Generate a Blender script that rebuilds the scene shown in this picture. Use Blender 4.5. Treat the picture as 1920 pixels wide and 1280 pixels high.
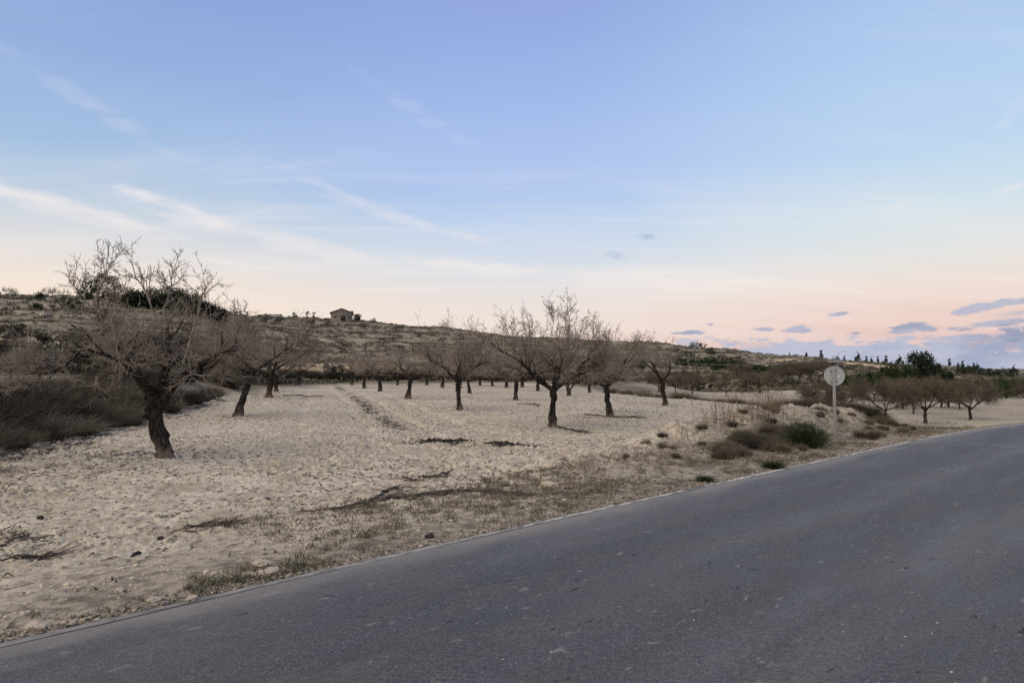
import bpy, math, random
import numpy as np
from mathutils import Vector

sc = bpy.context.scene
for o in list(bpy.data.objects): bpy.data.objects.remove(o)
COL = sc.collection

# ------------------------------------------------------------------ camera
CAM_H = 1.9; FPX = 1280.0; HORIZON = 690.0
PITCH = math.atan((HORIZON-640.0)/FPX)
cam = bpy.data.cameras.new('camera'); cam.lens = 24.0; cam.sensor_width = 36.0
cam.clip_start = 0.05; cam.clip_end = 8000
cam_o = bpy.data.objects.new('camera', cam); COL.objects.link(cam_o)
cam_o.location = (0, 0, CAM_H); cam_o.rotation_euler = (math.pi/2+PITCH, 0, 0)
sc.camera = cam_o

# ------------------------------------------------------------------ colour management
sc.view_settings.view_transform = 'Standard'; sc.view_settings.look = 'None'
sc.view_settings.exposure = 0.0; sc.view_settings.gamma = 1.0
sc.view_settings.use_curve_mapping = False
sc.render.engine = 'CYCLES'
sc.cycles.max_bounces = 6; sc.cycles.diffuse_bounces = 3; sc.cycles.transparent_max_bounces = 8
sc.cycles.use_denoising = False

def lin(r, g, b):
    f = lambda c: ((c/255.0)/12.92 if c/255.0 <= 0.04045 else ((c/255.0+0.055)/1.055)**2.4)
    return (f(r), f(g), f(b), 1.0)

class NT:
    """small node-tree helper"""
    def __init__(s, tree): s.t = tree; s.n = tree.nodes; s.l = tree.links
    def node(s, typ, **kw):
        n = s.n.new(typ)
        for k, v in kw.items(): setattr(n, k, v)
        return n
    def put(s, sock, v):
        if isinstance(v, bpy.types.NodeSocket): s.l.new(v, sock)
        elif v is not None: sock.default_value = v
    def m(s, op, a, b=None, c=None, clamp=False):
        n = s.node('ShaderNodeMath', operation=op, use_clamp=clamp)
        s.put(n.inputs[0], a); s.put(n.inputs[1], b)
        if c is not None: s.put(n.inputs[2], c)
        return n.outputs[0]
    def ss(s, x, a, b, lo=0.0, hi=1.0):
        n = s.node('ShaderNodeMapRange', interpolation_type='SMOOTHSTEP')
        s.put(n.inputs[0], x); s.put(n.inputs[1], a); s.put(n.inputs[2], b); s.put(n.inputs[3], lo); s.put(n.inputs[4], hi)
        return n.outputs[0]
    def mix(s, f, a, b, blend='MIX'):
        n = s.node('ShaderNodeMix', data_type='RGBA', blend_type=blend)
        s.put(n.inputs[0], f); s.put(n.inputs[6], a); s.put(n.inputs[7], b)
        return n.outputs[2]
    def xyz(s, x, y, z):
        n = s.node('ShaderNodeCombineXYZ'); s.put(n.inputs[0], x); s.put(n.inputs[1], y); s.put(n.inputs[2], z); return n.outputs[0]
    def sep(s, v):
        n = s.node('ShaderNodeSeparateXYZ'); s.put(n.inputs[0], v); return n.outputs
    def noise(s, vec, scale, detail=4.0, rough=0.55, dist=0.0):
        n = s.node('ShaderNodeTexNoise'); s.put(n.inputs['Vector'], vec)
        n.inputs['Scale'].default_value = scale; n.inputs['Detail'].default_value = detail
        n.inputs['Roughness'].default_value = rough; n.inputs['Distortion'].default_value = dist
        return n.outputs[0]
    def voro(s, vec, scale, feature='F1'):
        n = s.node('ShaderNodeTexVoronoi', feature=feature); s.put(n.inputs['Vector'], vec); n.inputs['Scale'].default_value = scale
        return n.outputs
    def ramp(s, f, stops):
        n = s.node('ShaderNodeValToRGB'); s.put(n.inputs[0], f); e = n.color_ramp.elements
        while len(e) < len(stops): e.new(0.5)
        for el, (p, c) in zip(e, stops): el.position = p; el.color = c
        return n.outputs[0]
    def mapping(s, vec, scale=(1,1,1), rot=(0,0,0), loc=(0,0,0)):
        n = s.node('ShaderNodeMapping'); s.put(n.inputs[0], vec); n.inputs['Scale'].default_value = scale
        n.inputs['Rotation'].default_value = rot; n.inputs['Location'].default_value = loc
        return n.outputs[0]
    def attr(s, name):
        n = s.node('ShaderNodeAttribute'); n.attribute_name = name; return n.outputs

# ------------------------------------------------------------------ sky (world)
SUN_AZ, SUN_EL = math.radians(-128), math.radians(50)      # azimuth from +Y towards +X: behind the camera, to its left
world = bpy.data.worlds.new('World'); sc.world = world; world.use_nodes = True
w = NT(world.node_tree); w.n.clear()
d = w.node('ShaderNodeTexCoord').outputs['Generated']
dx, dy, dz = w.sep(d)
el = w.m('ARCSINE', w.m('MAXIMUM', dz, 0.0))
az = w.m('ARCTAN2', dx, dy)
hyp = w.m('SQRT', w.m('ADD', w.m('MULTIPLY', dx, dx), w.m('ADD', w.m('MULTIPLY', dy, dy), 1e-6)))
side = w.m('DIVIDE', dx, hyp)
elf = w.m('DIVIDE', el, math.pi/2)
E = lambda y: math.atan((HORIZON-y)/FPX)/(math.pi/2)
def skyramp(cols):
    ys = [690, 655, 615, 560, 500, 430, 330, 180, 0]
    return w.ramp(elf, [(E(y), lin(*c)) for y, c in zip(ys, cols)] + [(0.55, lin(*cols[9])), (1.0, lin(*cols[10]))])
rl = skyramp([(248,226,202),(250,228,206),(250,230,208),(248,231,214),(230,226,224),(202,215,228),(166,195,229),(148,177,225),(140,166,220),(118,144,204),(104,130,192)])
rc = skyramp([(238,212,202),(240,216,204),(241,224,212),(238,228,224),(222,226,234),(193,214,240),(172,198,243),(160,187,238),(151,173,228),(126,148,208),(104,130,192)])
rr = skyramp([(214,184,190),(226,190,188),(238,206,196),(242,224,212),(231,232,230),(215,230,238),(193,219,243),(179,208,243),(168,195,237),(134,160,214),(104,130,192)])
c1 = w.mix(w.ss(side, -0.58, 0.05), rl, rc)
base = w.mix(w.ss(side, 0.02, 0.56), c1, rr)
nish = w.node('ShaderNodeTexSky', sky_type='NISHITA'); nish.sun_disc = False
nish.sun_elevation = SUN_EL; nish.sun_rotation = SUN_AZ
nb = w.mix(1.0, nish.outputs[0], (0.08, 0.08, 0.08, 1), 'MULTIPLY')
base = w.mix(0.06, base, nb)
# cirrus: streaks on a high plane
inv = w.m('DIVIDE', 1.0, w.m('ADD', dz, 0.12))
plane = w.xyz(w.m('MULTIPLY', dx, inv), w.m('MULTIPLY', dy, inv), 0.0)
pr = w.mapping(plane, scale=(0.55, 3.0, 1), rot=(0, 0, math.radians(33)))
ci = w.noise(pr, 1.5, 6, 0.6, 0.5)
ci2 = w.noise(w.mapping(plane, scale=(0.3, 0.9, 1), rot=(0,0,math.radians(20))), 1.1, 3, 0.5)
cim = w.m('MULTIPLY', w.ss(ci, 0.46, 0.72), w.ss(ci2, 0.40, 0.62))
cim = w.m('MULTIPLY', cim, w.ss(el, 0.03, 0.12))
veil = w.ss(w.noise(w.mapping(plane, scale=(0.5,1.4,1), rot=(0,0,math.radians(28)), loc=(3,1,0)), 0.9, 4, 0.55, 0.4), 0.38, 0.64)
cc = w.mix(w.ss(el, 0.10, 0.36), (0.95, 0.87, 0.82, 1), (0.74, 0.74, 0.88, 1))
sky = w.mix(w.m('MULTIPLY', cim, 0.40), base, cc)
sky = w.mix(w.m('MULTIPLY', w.m('MULTIPLY', veil, w.ss(el, 0.5, 0.1)), 0.22), sky, cc)
# single clouds: (pixel centre x, y, half width, half height, tilt) turned into azimuth / elevation
nz = w.noise(w.xyz(w.m('MULTIPLY', az, 34.0), w.m('MULTIPLY', el, 85.0), 0.0), 1.0, 6, 0.66)
nz2 = w.noise(w.xyz(w.m('MULTIPLY', az, 9.0), w.m('MULTIPLY', el, 30.0), 3.3), 1.0, 6, 0.6)
def blob(x, y, hw, hh, tilt=0.0, soft=0.45, warp=1.0, noi=None):
    u = (x-960)/FPX; a0 = math.atan(u); e0 = math.atan((HORIZON-y)/FPX*math.cos(a0))
    sa = hw/FPX*math.cos(a0)**2; se = hh/FPX*math.cos(a0)
    A = w.m('SUBTRACT', az, a0); B = w.m('SUBTRACT', el, e0)
    B = w.m('SUBTRACT', B, w.m('MULTIPLY', A, tilt))
    q = w.m('ADD', w.m('POWER', w.m('ABSOLUTE', w.m('DIVIDE', A, sa)), 2.0), w.m('POWER', w.m('ABSOLUTE', w.m('DIVIDE', B, se)), 2.0))
    q = w.m('ADD', q, w.m('MULTIPLY', w.m('SUBTRACT', noi or nz, 0.5), 5.0*warp))
    return w.ss(q, 1.0, max(-0.9, 1.0-soft-0.35)-(0.4 if soft > 1 else 0), 0.0, 1.0)
def add_cloud(sky, blobs, col, k):
    f = None
    for b in blobs:
        v = blob(*b) if not isinstance(b, dict) else blob(**b)
        f = v if f is None else w.m('MAXIMUM', f, v)
    return w.mix(w.m('MULTIPLY', f, k), sky, col)
streaks = [(90,378,300,20,-0.17),(120,400,260,16,-0.2),(275,372,110,18,-0.34),(380,410,250,28,-0.22),(560,455,240,22,-0.2),(160,190,240,24,-0.46),(775,200,130,22,-0.52),(640,362,150,13,-0.38),(760,410,200,14,-0.25),(1685,385,62,7,0.26),(1905,348,50,8,0.24),(1910,205,50,30,0.9),(1250,520,260,30,-0.05),(900,500,200,20,-0.12)]
f = None
nzs = w.noise(w.xyz(w.m('MULTIPLY', az, 14.0), w.m('MULTIPLY', el, 60.0), 0.0), 1.0, 5, 0.6)
for s_ in streaks:
    v = blob(*s_, soft=1.1, warp=0.8, noi=nzs); f = v if f is None else w.m('MAXIMUM', f, v)
fs = w.m('MULTIPLY', f, w.ss(nzs, 0.2, 0.75, 0.35, 1.0))
sky = w.mix(w.m('MULTIPLY', fs, w.ss(el, 0.16, 0.36, 1.0, 0.36)), sky, cc)
main = add_cloud(sky, [dict(x=60, y=372, hw=230, hh=13, tilt=-0.16, soft=1.1, warp=.75, noi=nzs), dict(x=190, y=402, hw=170, hh=12, tilt=-0.2, soft=1.1, warp=.75, noi=nzs), dict(x=270, y=370, hw=75, hh=15, tilt=-0.36, soft=1.1, warp=.7, noi=nzs), dict(x=360, y=398, hw=150, hh=14, tilt=-0.27, soft=1.1, warp=.75, noi=nzs), dict(x=430, y=492, hw=60, hh=6, tilt=-0.1, soft=1.1, warp=.6, noi=nzs)], (0.90, 0.84, 0.82, 1), 0.62)
sky = main
grey = w.mix(w.ss(nz2, 0.35, 0.62), lin(140,153,182), lin(182,186,206))
sky = add_cloud(sky, [(1712,614,62,11,0.0),(1835,577,58,11,0.12),(1900,566,60,9,0.1),(1332,608,13,4),(1292,624,34,5),(1568,590,24,4,0.1),(1425,618,28,5),(1505,617,42,8),(1602,625,14,4),(1840,610,90,8,0.12),(1925,625,90,16,0.05),(1820,632,70,8,0.05)], grey, 0.9)
sky = add_cloud(sky, [dict(x=1850, y=644, hw=170, hh=15, tilt=.03, soft=1.0, warp=.8, noi=nz2), dict(x=1640, y=652, hw=130, hh=9, soft=1.0, warp=.8, noi=nz2), dict(x=1450, y=652, hw=110, hh=8, soft=1.0, warp=.8, noi=nz2), dict(x=1900, y=588, hw=110, hh=12, tilt=.1, soft=1.0, warp=.8, noi=nz2)], grey, 0.7)
sky = add_cloud(sky, [dict(x=1162, y=476, hw=40, hh=9, tilt=-0.1, soft=1.1, warp=.9), dict(x=1214, y=443, hw=28, hh=8, tilt=0.05, soft=1.1, warp=.9)], lin(150,166,200), 0.55)
bank = w.m('MULTIPLY', w.ss(w.m('SUBTRACT', w.m('ADD', w.m('MULTIPLY', w.m('SUBTRACT', nz, 0.5), 0.085), w.m('ADD', w.m('MULTIPLY', w.m('SUBTRACT', nz2, 0.5), 0.04), 0.036)), el), -0.002, 0.008), w.ss(az, 0.06, 0.34))
sky = w.mix(w.m('MULTIPLY', bank, 0.88), sky, w.mix(w.ss(nz2, 0.34, 0.62), lin(150,166,196), lin(184,192,212)))
bg = w.node('ShaderNodeBackground'); w.put(bg.inputs[0], sky); bg.inputs[1].default_value = 1.0
w.l.new(bg.outputs[0], w.node('ShaderNodeOutputWorld').inputs[0])

# ------------------------------------------------------------------ sun: wide soft dusk glow
sun = bpy.data.lights.new('sun', 'SUN'); sun.energy = 2.7; sun.angle = math.radians(85); sun.color = (1.0, 0.83, 0.58)
sun_o = bpy.data.objects.new('sun', sun); COL.objects.link(sun_o)
sdir = Vector((math.sin(SUN_AZ)*math.cos(SUN_EL), math.cos(SUN_AZ)*math.cos(SUN_EL), math.sin(SUN_EL)))
sun_o.rotation_euler = sdir.to_track_quat('Z', 'Y').to_euler()

# ================================================================== helpers
def smooth(a, b, x):
    t = np.clip((np.asarray(x, float)-a)/(b-a), 0, 1); return t*t*(3-2*t)
_rs = np.random.RandomState(7); _PERM = _rs.rand(256, 256)
def vnoise(x, y):
    xi = np.floor(x).astype(int); yi = np.floor(y).astype(int); fx = x-xi; fy = y-yi
    fx = fx*fx*(3-2*fx); fy = fy*fy*(3-2*fy)
    g = lambda a, b: _PERM[a & 255, b & 255]
    return (g(xi,yi)*(1-fx)+g(xi+1,yi)*fx)*(1-fy)+(g(xi,yi+1)*(1-fx)+g(xi+1,yi+1)*fx)*fy - 0.5
def fbm(x, y, s, o=4, g=0.5):
    a = 1.0; r = 0
    for k in range(o):
        r = r + a*vnoise(x*s+17.3*k, y*s-9.1*k); s *= 2.03; a *= g
    return r

# ------------------------------------------------------------------ terrain
P0 = np.array([-0.127, 8.11]); DR = np.array([0.713, 0.701]); DR /= np.linalg.norm(DR); NR = np.array([-DR[1], DR[0]])
ROAD_W = 7.3
def road_tn(x, y):
    return (x-P0[0])*DR[0]+(y-P0[1])*DR[1], (x-P0[0])*NR[0]+(y-P0[1])*NR[1]
_rt = np.array([-400, -60, 0, 10.5, 18.3, 25, 33, 60, 120, 300, 900.]); _rz = np.array([0.3, 0.05, 0, -0.09, -0.16, -0.33, -0.62, -1.75, -4.2, -9, -25.])
def road_z(t):
    return 0.5*np.interp(t, _rt, _rz)+0.25*np.interp(t-3, _rt, _rz)+0.25*np.interp(t+3, _rt, _rz)
_cols = [
 (-900, [(40,708),(62,700),(75,668),(95,640),(110,625),(130,602),(150,588),(185,562),(230,558),(400,562),(800,580),(2500,640)]),
 (0,    [(40,711),(62,703),(75,672),(95,642),(110,627),(130,602),(150,587),(185,557),(230,554),(400,557),(800,575),(2500,640)]),
 (150,  [(42,711),(62,703),(78,675),(98,645),(115,628),(140,603),(170,580),(200,560),(240,557),(400,560),(800,578),(2500,640)]),
 (300,  [(45,713),(65,702),(80,682),(110,652),(150,617),(200,582),(240,573),(300,573),(400,575),(800,590),(2500,650)]),
 (480,  [(62,723),(95,712),(105,692),(130,670),(170,642),(220,614),(290,594),(350,594),(450,594),(800,602),(2500,655)]),
 (640,  [(94,718),(99,703),(104,694),(116,693),(119,677),(150,668),(200,645),(260,620),(330,599),(450,599),(800,607),(2500,660)]),
 (800,  [(94,718),(105,702),(122,684),(150,670),(200,650),(260,632),(330,614),(400,613),(450,613),(800,619),(2500,665)]),
 (1000, [(94,717),(110,703),(130,689),(150,680),(200,662),(280,643),(340,633),(420,633),(500,633),(900,636),(2500,670)]),
 (1200, [(70,733),(100,718),(120,708),(150,695),(180,683),(220,671),(340,642),(420,641),(500,641),(900,644),(2500,680)]),
 (1330, [(60,760),(100,733),(130,718),(150,708),(170,699),(230,681),(350,654),(420,653),(500,653),(900,657),(2500,684)]),
 (1480, [(60,760),(100,734),(130,720),(150,711),(180,701),(240,686),(350,668),(420,667),(500,667),(900,670),(2500,686)]),
 (1600, [(60,759),(100,733),(130,719),(150,711),(200,699),(260,690),(360,678),(420,677),(500,677),(900,680),(2500,688)]),
 (1750, [(60,759),(100,737),(130,727),(150,722),(220,709),(300,700),(420,686),(500,685),(600,686),(1000,689),(2500,690)]),
 (1900, [(60,759),(100,742),(130,732),(150,727),(220,718),(320,708),(450,699),(700,695),(900,693.5),(1500,692),(2500,691)]),
 (2900, [(60,759),(100,742),(130,732),(150,727),(220,718),(320,708),(450,699),(700,695),(900,693.5),(1500,692),(2500,691)]),
]
_rn = np.geomspace(25, 2500, 150)
_th = np.array([math.atan((c-960)/FPX) for c, _ in _cols]); _tab = []
for (c, pr_), th in zip(_cols, _th):
    dd = np.array([p[0] for p in pr_], float); zz = CAM_H+(HORIZON-np.array([p[1] for p in pr_], float))/FPX*dd
    _tab.append(np.interp(_rn*math.cos(th), dd, zz))
_tab = np.array(_tab)
_rb0 = np.array([30,30,31,33,54,88,88,88,60,45,45,45,45,45,45.]); _rb1 = np.array([42,42,44,47,63,95,95,95,72,60,60,60,60,60,60.])
_Ey = [-500, 20, 24, 28, 32, 37, 44, 57, 90, 200]; _Ex = [40, 12.2, 13.0, 14.1, 15.2, 14.8, 11.9, 9.3, 6.5, 6.5]
_Ly = [-100, 5, 15.6, 26.9, 48.9, 96, 200]; _Lx = [-9.5, -9.9, -11.9, -14.7, -20.1, -33, -60]
def rb_at(th): return np.interp(th, _th, _rb0), np.interp(th, _th, _rb1)
def terrain(x, y, fine=True, extra=False):
    x = np.asarray(x, float); y = np.asarray(y, float)
    r = np.hypot(x, y); th = np.arctan2(x, y)
    # far hills
    fi = np.interp(th, _th, np.arange(len(_th))); i0 = np.clip(np.floor(fi).astype(int), 0, len(_th)-2); ft = fi-i0; ft = ft*ft*(3-2*ft)
    ri = np.clip(np.log(np.maximum(r, 25)/25)/math.log(100)*149, 0, 148.999); j0 = np.floor(ri).astype(int); fr = ri-j0
    zf = (_tab[i0,j0]*(1-fr)+_tab[i0,j0+1]*fr)*(1-ft)+(_tab[i0+1,j0]*(1-fr)+_tab[i0+1,j0+1]*fr)*ft
    behind = smooth(1.2, 2.4, np.abs(th)); zf = zf*(1-behind)+(-1.5)*behind
    wob = fbm(x, y, 0.02, 4)*1.5
    S = 2.6; q = (zf+wob*2.2)/S; fl = np.floor(q); fq = q-fl
    st = (fl+smooth(0.55, 0.98, fq))*S-wob*2.2
    kt = (0.62+.5*fbm(x, y, .012, 2))*smooth(95, 130, r)*(1-smooth(300, 500, r))*(1-behind)*(1-0.45*smooth(0.3, 0.5, th))
    riser = kt*smooth(0.5, 0.6, fq)*(1-smooth(0.95, 1.0, fq))
    zf = zf*(1-kt)+st*kt
    amp = smooth(70, 150, r)
    zf = zf+amp*(fbm(x, y, 0.05, 4)*0.9+fbm(x, y, 0.25, 3)*0.35)
    # near field
    t, n = road_tn(x, y); zr = road_z(t)
    s = x-np.interp(y, _Ey, _Ex)
    zn = -0.2+0.16*fbm(x, y, 0.09, 2)
    zn = zn-1.28*smooth(-0.5, 6.0, s)-np.minimum(0.015*np.maximum(s-6, 0), 1.0)
    sl = np.interp(y, _Ly, _Lx)-x
    zn = zn+1.15*smooth(-0.3, 5.0, sl)
    gt = np.exp(-((t-18.2)/5.2)**2)*np.exp(-((n-3.8)/1.8)**2)
    zn = zn+0.74*gt*(1+.6*fbm(x, y, .55, 4))+0.55*np.exp(-((t-11.5)/5)**2)*np.exp(-((n-3.5)/1.5)**2)*(1+.9*fbm(x, y, .6, 4))
    if fine:
        fld = smooth(0.6, 2.5, n)*(1-smooth(60, 110, r))
        rough = 0.45+0.9*smooth(-0.15, 0.35, fbm(x, y, 0.25, 2))
        cl = fbm(x, y, 4.6, 4, 0.7)
        zn = zn+fld*rough*(0.085*cl+0.02*fbm(x*1.0, y*1.0, 1.0, 2)-0.05*np.abs(fbm(x, y, 6.5, 3, .65)))
        # rills on the mound and bank
        rl_ = np.abs(vnoise(t*2.3+0.8*fbm(x, y, 1.2, 2), n*0.55))*2
        bk = np.clip(np.exp(-((t-14)/7.5)**2)*np.exp(-((n-2.9)/1.6)**2)*1.5, 0, 1); zn = zn+.14*bk*fbm(x, y, 1.3, 4, .6)
        zn = zn-0.16*np.clip(gt*1.6, 0, 1)*(1-smooth(0.0, 0.5, rl_))-0.22*np.clip(gt*1.5, 0, 1)*fbm(x, y, 1.7, 4)
        # tyre ruts running away from the road between two tree rows
        rc_ = x-(-4.1-0.295*(y-24.4))+.25*fbm(x, y, .15, 2)
        for o_ in (-3.4, -1.0, 1.0, 2.7): zn = zn-0.08*np.exp(-((rc_-o_)/0.22)**2)*smooth(15, 24, y)*(1-smooth(80, 95, y))*(.5+smooth(-.2, .2, fbm(x, y, .3, 2)))
        # soft spoil lip beside the asphalt
        zn = zn+0.03*np.exp(-((n-0.75)/0.35)**2)*(1+2*fbm(x, y, 0.6, 2))
    b0, b1 = rb_at(th); wgt = smooth(0, 1, (r-b0)/(b1-b0))
    z = zn*(1-wgt)+zf*wgt
    # road bed
    vv = smooth(0.2, 4.2, n); z = np.where(n >= 0, (zr-0.012)*(1-vv)+z*vv, z)
    v2 = smooth(ROAD_W+0.3, ROAD_W+9, -n); zleft = zr*(1-v2)+np.where(r > 60, z, zr-0.4)*v2
    z = np.where(n < 0, np.where(-n < ROAD_W+0.3, zr-0.09, zleft-0.03), z)
    if n.ndim and fine: z = z-0.02*((n >= -0.3) & (n < 0.07))
    if extra: return z, dict(t=t, n=n, s=s, sl=sl, riser=riser, wgt=wgt, r=r, th=th, gt=gt)
    return z
def gz(x, y): return float(terrain(np.array([x]), np.array([y]))[0])
def at_d(px, dist):
    """ground point in the direction of a photo column at a given depth"""
    x = (px-960)/FPX*dist; return Vector((x, dist, gz(x, dist)))
_ld = np.geomspace(3.2, 1500, 2600)
def at(px, py):
    """first ground point along a sight line"""
    v = (640-py)/FPX; u = (px-960)/FPX
    dv = np.array([u, math.cos(PITCH)-v*math.sin(PITCH), math.sin(PITCH)+v*math.cos(PITCH)])
    X = dv[0]*_ld; Y = dv[1]*_ld; Z = CAM_H+dv[2]*_ld
    hit = np.where(Z <= terrain(X, Y, fine=False))[0]
    k = hit[0] if len(hit) else len(_ld)-1
    return Vector((X[k], Y[k], gz(X[k], Y[k])))

# ------------------------------------------------------------------ object helpers
def mesh_np(name, V, F, mat=None, smooth_shade=False, loops=None):
    """V (n,3); F (m,k) array or list of arrays of faces"""
    me = bpy.data.meshes.new(name)
    Fs = F if isinstance(F, list) else [F]
    Fs = [f for f in Fs if len(f)]
    nl = sum(f.size for f in Fs); nf = sum(len(f) for f in Fs)
    me.vertices.add(len(V)); me.vertices.foreach_set('co', np.ascontiguousarray(V, dtype=np.float32).ravel())
    me.loops.add(nl); me.loops.foreach_set('vertex_index', np.concatenate([f.ravel() for f in Fs]).astype(np.int32))
    me.polygons.add(nf)
    ls = []; p = 0
    for f in Fs:
        ls.append(p+np.arange(len(f))*f.shape[1]); p += f.size
    me.polygons.foreach_set('loop_start', np.concatenate(ls).astype(np.int32))
    me.update(calc_edges=True)
    if smooth_shade: me.polygons.foreach_set('use_smooth', np.ones(nf, dtype=bool))
    if mat: me.materials.append(mat)
    return me
def obj(name, me, parent=None, loc=None):
    o = bpy.data.objects.new(name, me); COL.objects.link(o)
    if parent: o.parent = parent
    if loc is not None: o.location = loc
    return o
def tag(o, label=None, cat=None, group=None, kind=None):
    for k, v in (('label', label), ('category', cat), ('group', group), ('kind', kind)):
        if v: o[k] = v
    return o
def thing(name, label, cat, loc, rz=0.0, group=None, scale=1.0):
    o = bpy.data.objects.new(name, None); COL.objects.link(o); o.empty_display_size = 0.2
    o.location = loc; o.rotation_euler = (0, 0, rz); o.scale = (scale,)*3 if not isinstance(scale, tuple) else scale
    return tag(o, label, cat, group)
def dup(root, loc, rz, scale, label, group):
    r = root.copy(); COL.objects.link(r); r.location = loc; r.rotation_euler = (0, 0, rz)
    r.scale = (scale,)*3 if not isinstance(scale, tuple) else scale
    r['label'] = label
    if group: r['group'] = group
    for ch in list(root.children):
        c = ch.copy(); COL.objects.link(c); c.parent = r
    return r
class Geo:
    """collects vertices and faces (quads and triangles)"""
    def __init__(s): s.V = []; s.Q = []; s.T = []; s.n = 0
    def add(s, V, Q=None, T=None):
        V = np.asarray(V, float).reshape(-1, 3)
        if Q is not None and len(Q): s.Q.append(np.asarray(Q)+s.n)
        if T is not None and len(T): s.T.append(np.asarray(T)+s.n)
        s.V.append(V); s.n += len(V)
    def tubes(s, P, R, k=3, cap=False):
        """P (M,N,3) centre lines, R (M,N) radii"""
        P = np.asarray(P, float); R = np.asarray(R, float)
        if P.ndim == 2: P = P[None]; R = R[None]
        M, N, _ = P.shape
        if M == 0: return
        T = np.gradient(P, axis=1); T /= np.linalg.norm(T, axis=2, keepdims=True)+1e-9
        ref = np.where(np.abs(T[:, :1, 2:3]) > 0.9, np.array([1., 0, 0]), np.array([0, 0, 1.]))
        ref = np.repeat(ref, N, axis=1)
        A = np.cross(T, ref); A /= np.linalg.norm(A, axis=2, keepdims=True)+1e-9
        B = np.cross(T, A)
        an = np.arange(k)*2*math.pi/k
        V = P[:, :, None]+R[:, :, None, None]*(np.cos(an)[None, None, :, None]*A[:, :, None]+np.sin(an)[None, None, :, None]*B[:, :, None])
        idx = np.arange(M*N*k).reshape(M, N, k)
        a = idx[:, :-1]; b = idx[:, 1:]
        Q = np.stack([a, np.roll(a, -1, 2), np.roll(b, -1, 2), b], -1).reshape(-1, 4)
        s.add(V.reshape(-1, 3), Q)
        if cap:
            for m_ in range(M):
                for j in (0, N-1):
                    c = P[m_, j]; ring = V[m_, j]
                    s.add(np.vstack([ring, c]), None, [[i, (i+1) % k, k] for i in range(k)])
    def box(s, c, size, rz=0.0):
        c = np.asarray(c, float); h = np.asarray(size, float)/2
        v = np.array([[a*h[0], b*h[1], g*h[2]] for g in (-1, 1) for a, b in ((-1,-1),(1,-1),(1,1),(-1,1))])
        ca, sa = math.cos(rz), math.sin(rz)
        v = np.stack([v[:,0]*ca-v[:,1]*sa, v[:,0]*sa+v[:,1]*ca, v[:,2]], 1)+c
        s.add(v, [[0,3,2,1],[4,5,6,7],[0,1,5,4],[1,2,6,5],[2,3,7,6],[3,0,4,7]])
    def quads(s, C, U, W):
        """flat leaf quads: centres C, half-vectors U, W (n,3)"""
        V = np.stack([C-U, C+W*0.9-U*0.1, C+U, C-W*0.9+U*0.1], 1).reshape(-1, 3)
        s.add(V, np.arange(len(V)).reshape(-1, 4))
    def mesh(s, name, mat, sm=False):
        V = np.concatenate(s.V); F = []
        if s.Q: F.append(np.concatenate(s.Q))
        if s.T: F.append(np.concatenate(s.T))
        return mesh_np(name, V, F, mat, sm)

def unit(v): return v/(np.linalg.norm(v, axis=-1, keepdims=True)+1e-9)
def grow(p0, d0, L, N, wander, up, rng):
    M = len(p0); P = np.empty((M, N, 3)); P[:, 0] = p0; d_ = unit(d0)
    st = (L/(N-1))[:, None]
    for i in range(1, N):
        P[:, i] = P[:, i-1]+d_*st
        d_ = unit(d_+rng.randn(M, 3)*wander+np.array([0, 0, up]))
    return P
def spawn(P, R, cnt, t0, t1, a0, a1, rng, upb=0.0):
    M, N, _ = P.shape; k = np.repeat(np.arange(M), cnt); t = rng.uniform(t0, t1, len(k))*(N-1)
    i = np.minimum(t.astype(int), N-2); f = (t-i)[:, None]
    p = P[k, i]*(1-f)+P[k, i+1]*f; r = R[k, i]*(1-f[:, 0])+R[k, i+1]*f[:, 0]
    tg = unit(P[k, i+1]-P[k, i]); q = rng.randn(len(k), 3)+np.array([0, 0, upb]); q = unit(q-tg*np.sum(q*tg, 1, keepdims=True))
    a = rng.uniform(a0, a1, len(k))[:, None]
    return p, unit(tg*np.cos(a)+q*np.sin(a)), r
def taper(r0, r1, M, N, rng=None):
    r0 = np.broadcast_to(np.asarray(r0, float), (M,)); k = np.linspace(0, 1, N)[None]
    return r0[:, None]*(1-k)+np.broadcast_to(np.asarray(r1, float), (M,))[:, None]*k

# ------------------------------------------------------------------ materials
MATS = {}
def new_mat(name, rough=0.9, spec=0.2):
    m_ = bpy.data.materials.new(name); m_.use_nodes = True; t = NT(m_.node_tree)
    b = t.n['Principled BSDF']; b.inputs['Roughness'].default_value = rough
    b.inputs['Specular IOR Level'].default_value = spec
    MATS[name] = m_; return m_, t, b
def simple(name, c0, c1, scale=6.0, rough=0.9, spec=0.15, bump=0.0, rand=0.0, detail=4):
    m_, t, b = new_mat(name, rough, spec)
    g = t.node('ShaderNodeNewGeometry').outputs['Position']
    oc = t.node('ShaderNodeTexCoord').outputs['Object']
    nz_ = t.noise(oc, scale, detail, 0.6)
    col = t.mix(t.ss(nz_, 0.3, 0.7), (*c0, 1), (*c1, 1))
    if rand:
        oi = t.node('ShaderNodeObjectInfo').outputs['Random']
        k = t.m('ADD', 1.0-rand/2, t.m('MULTIPLY', oi, rand))
        col = t.mix(1.0, col, t.xyz(k, k, k), 'MULTIPLY')
    t.put(b.inputs['Base Color'], col)
    if bump:
        bp = t.node('ShaderNodeBump'); bp.inputs['Strength'].default_value = bump; bp.inputs['Distance'].default_value = 0.02
        t.put(bp.inputs['Height'], t.noise(oc, scale*4, 5, 0.65)); t.put(b.inputs['Normal'], bp.outputs[0])
    return m_
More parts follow.
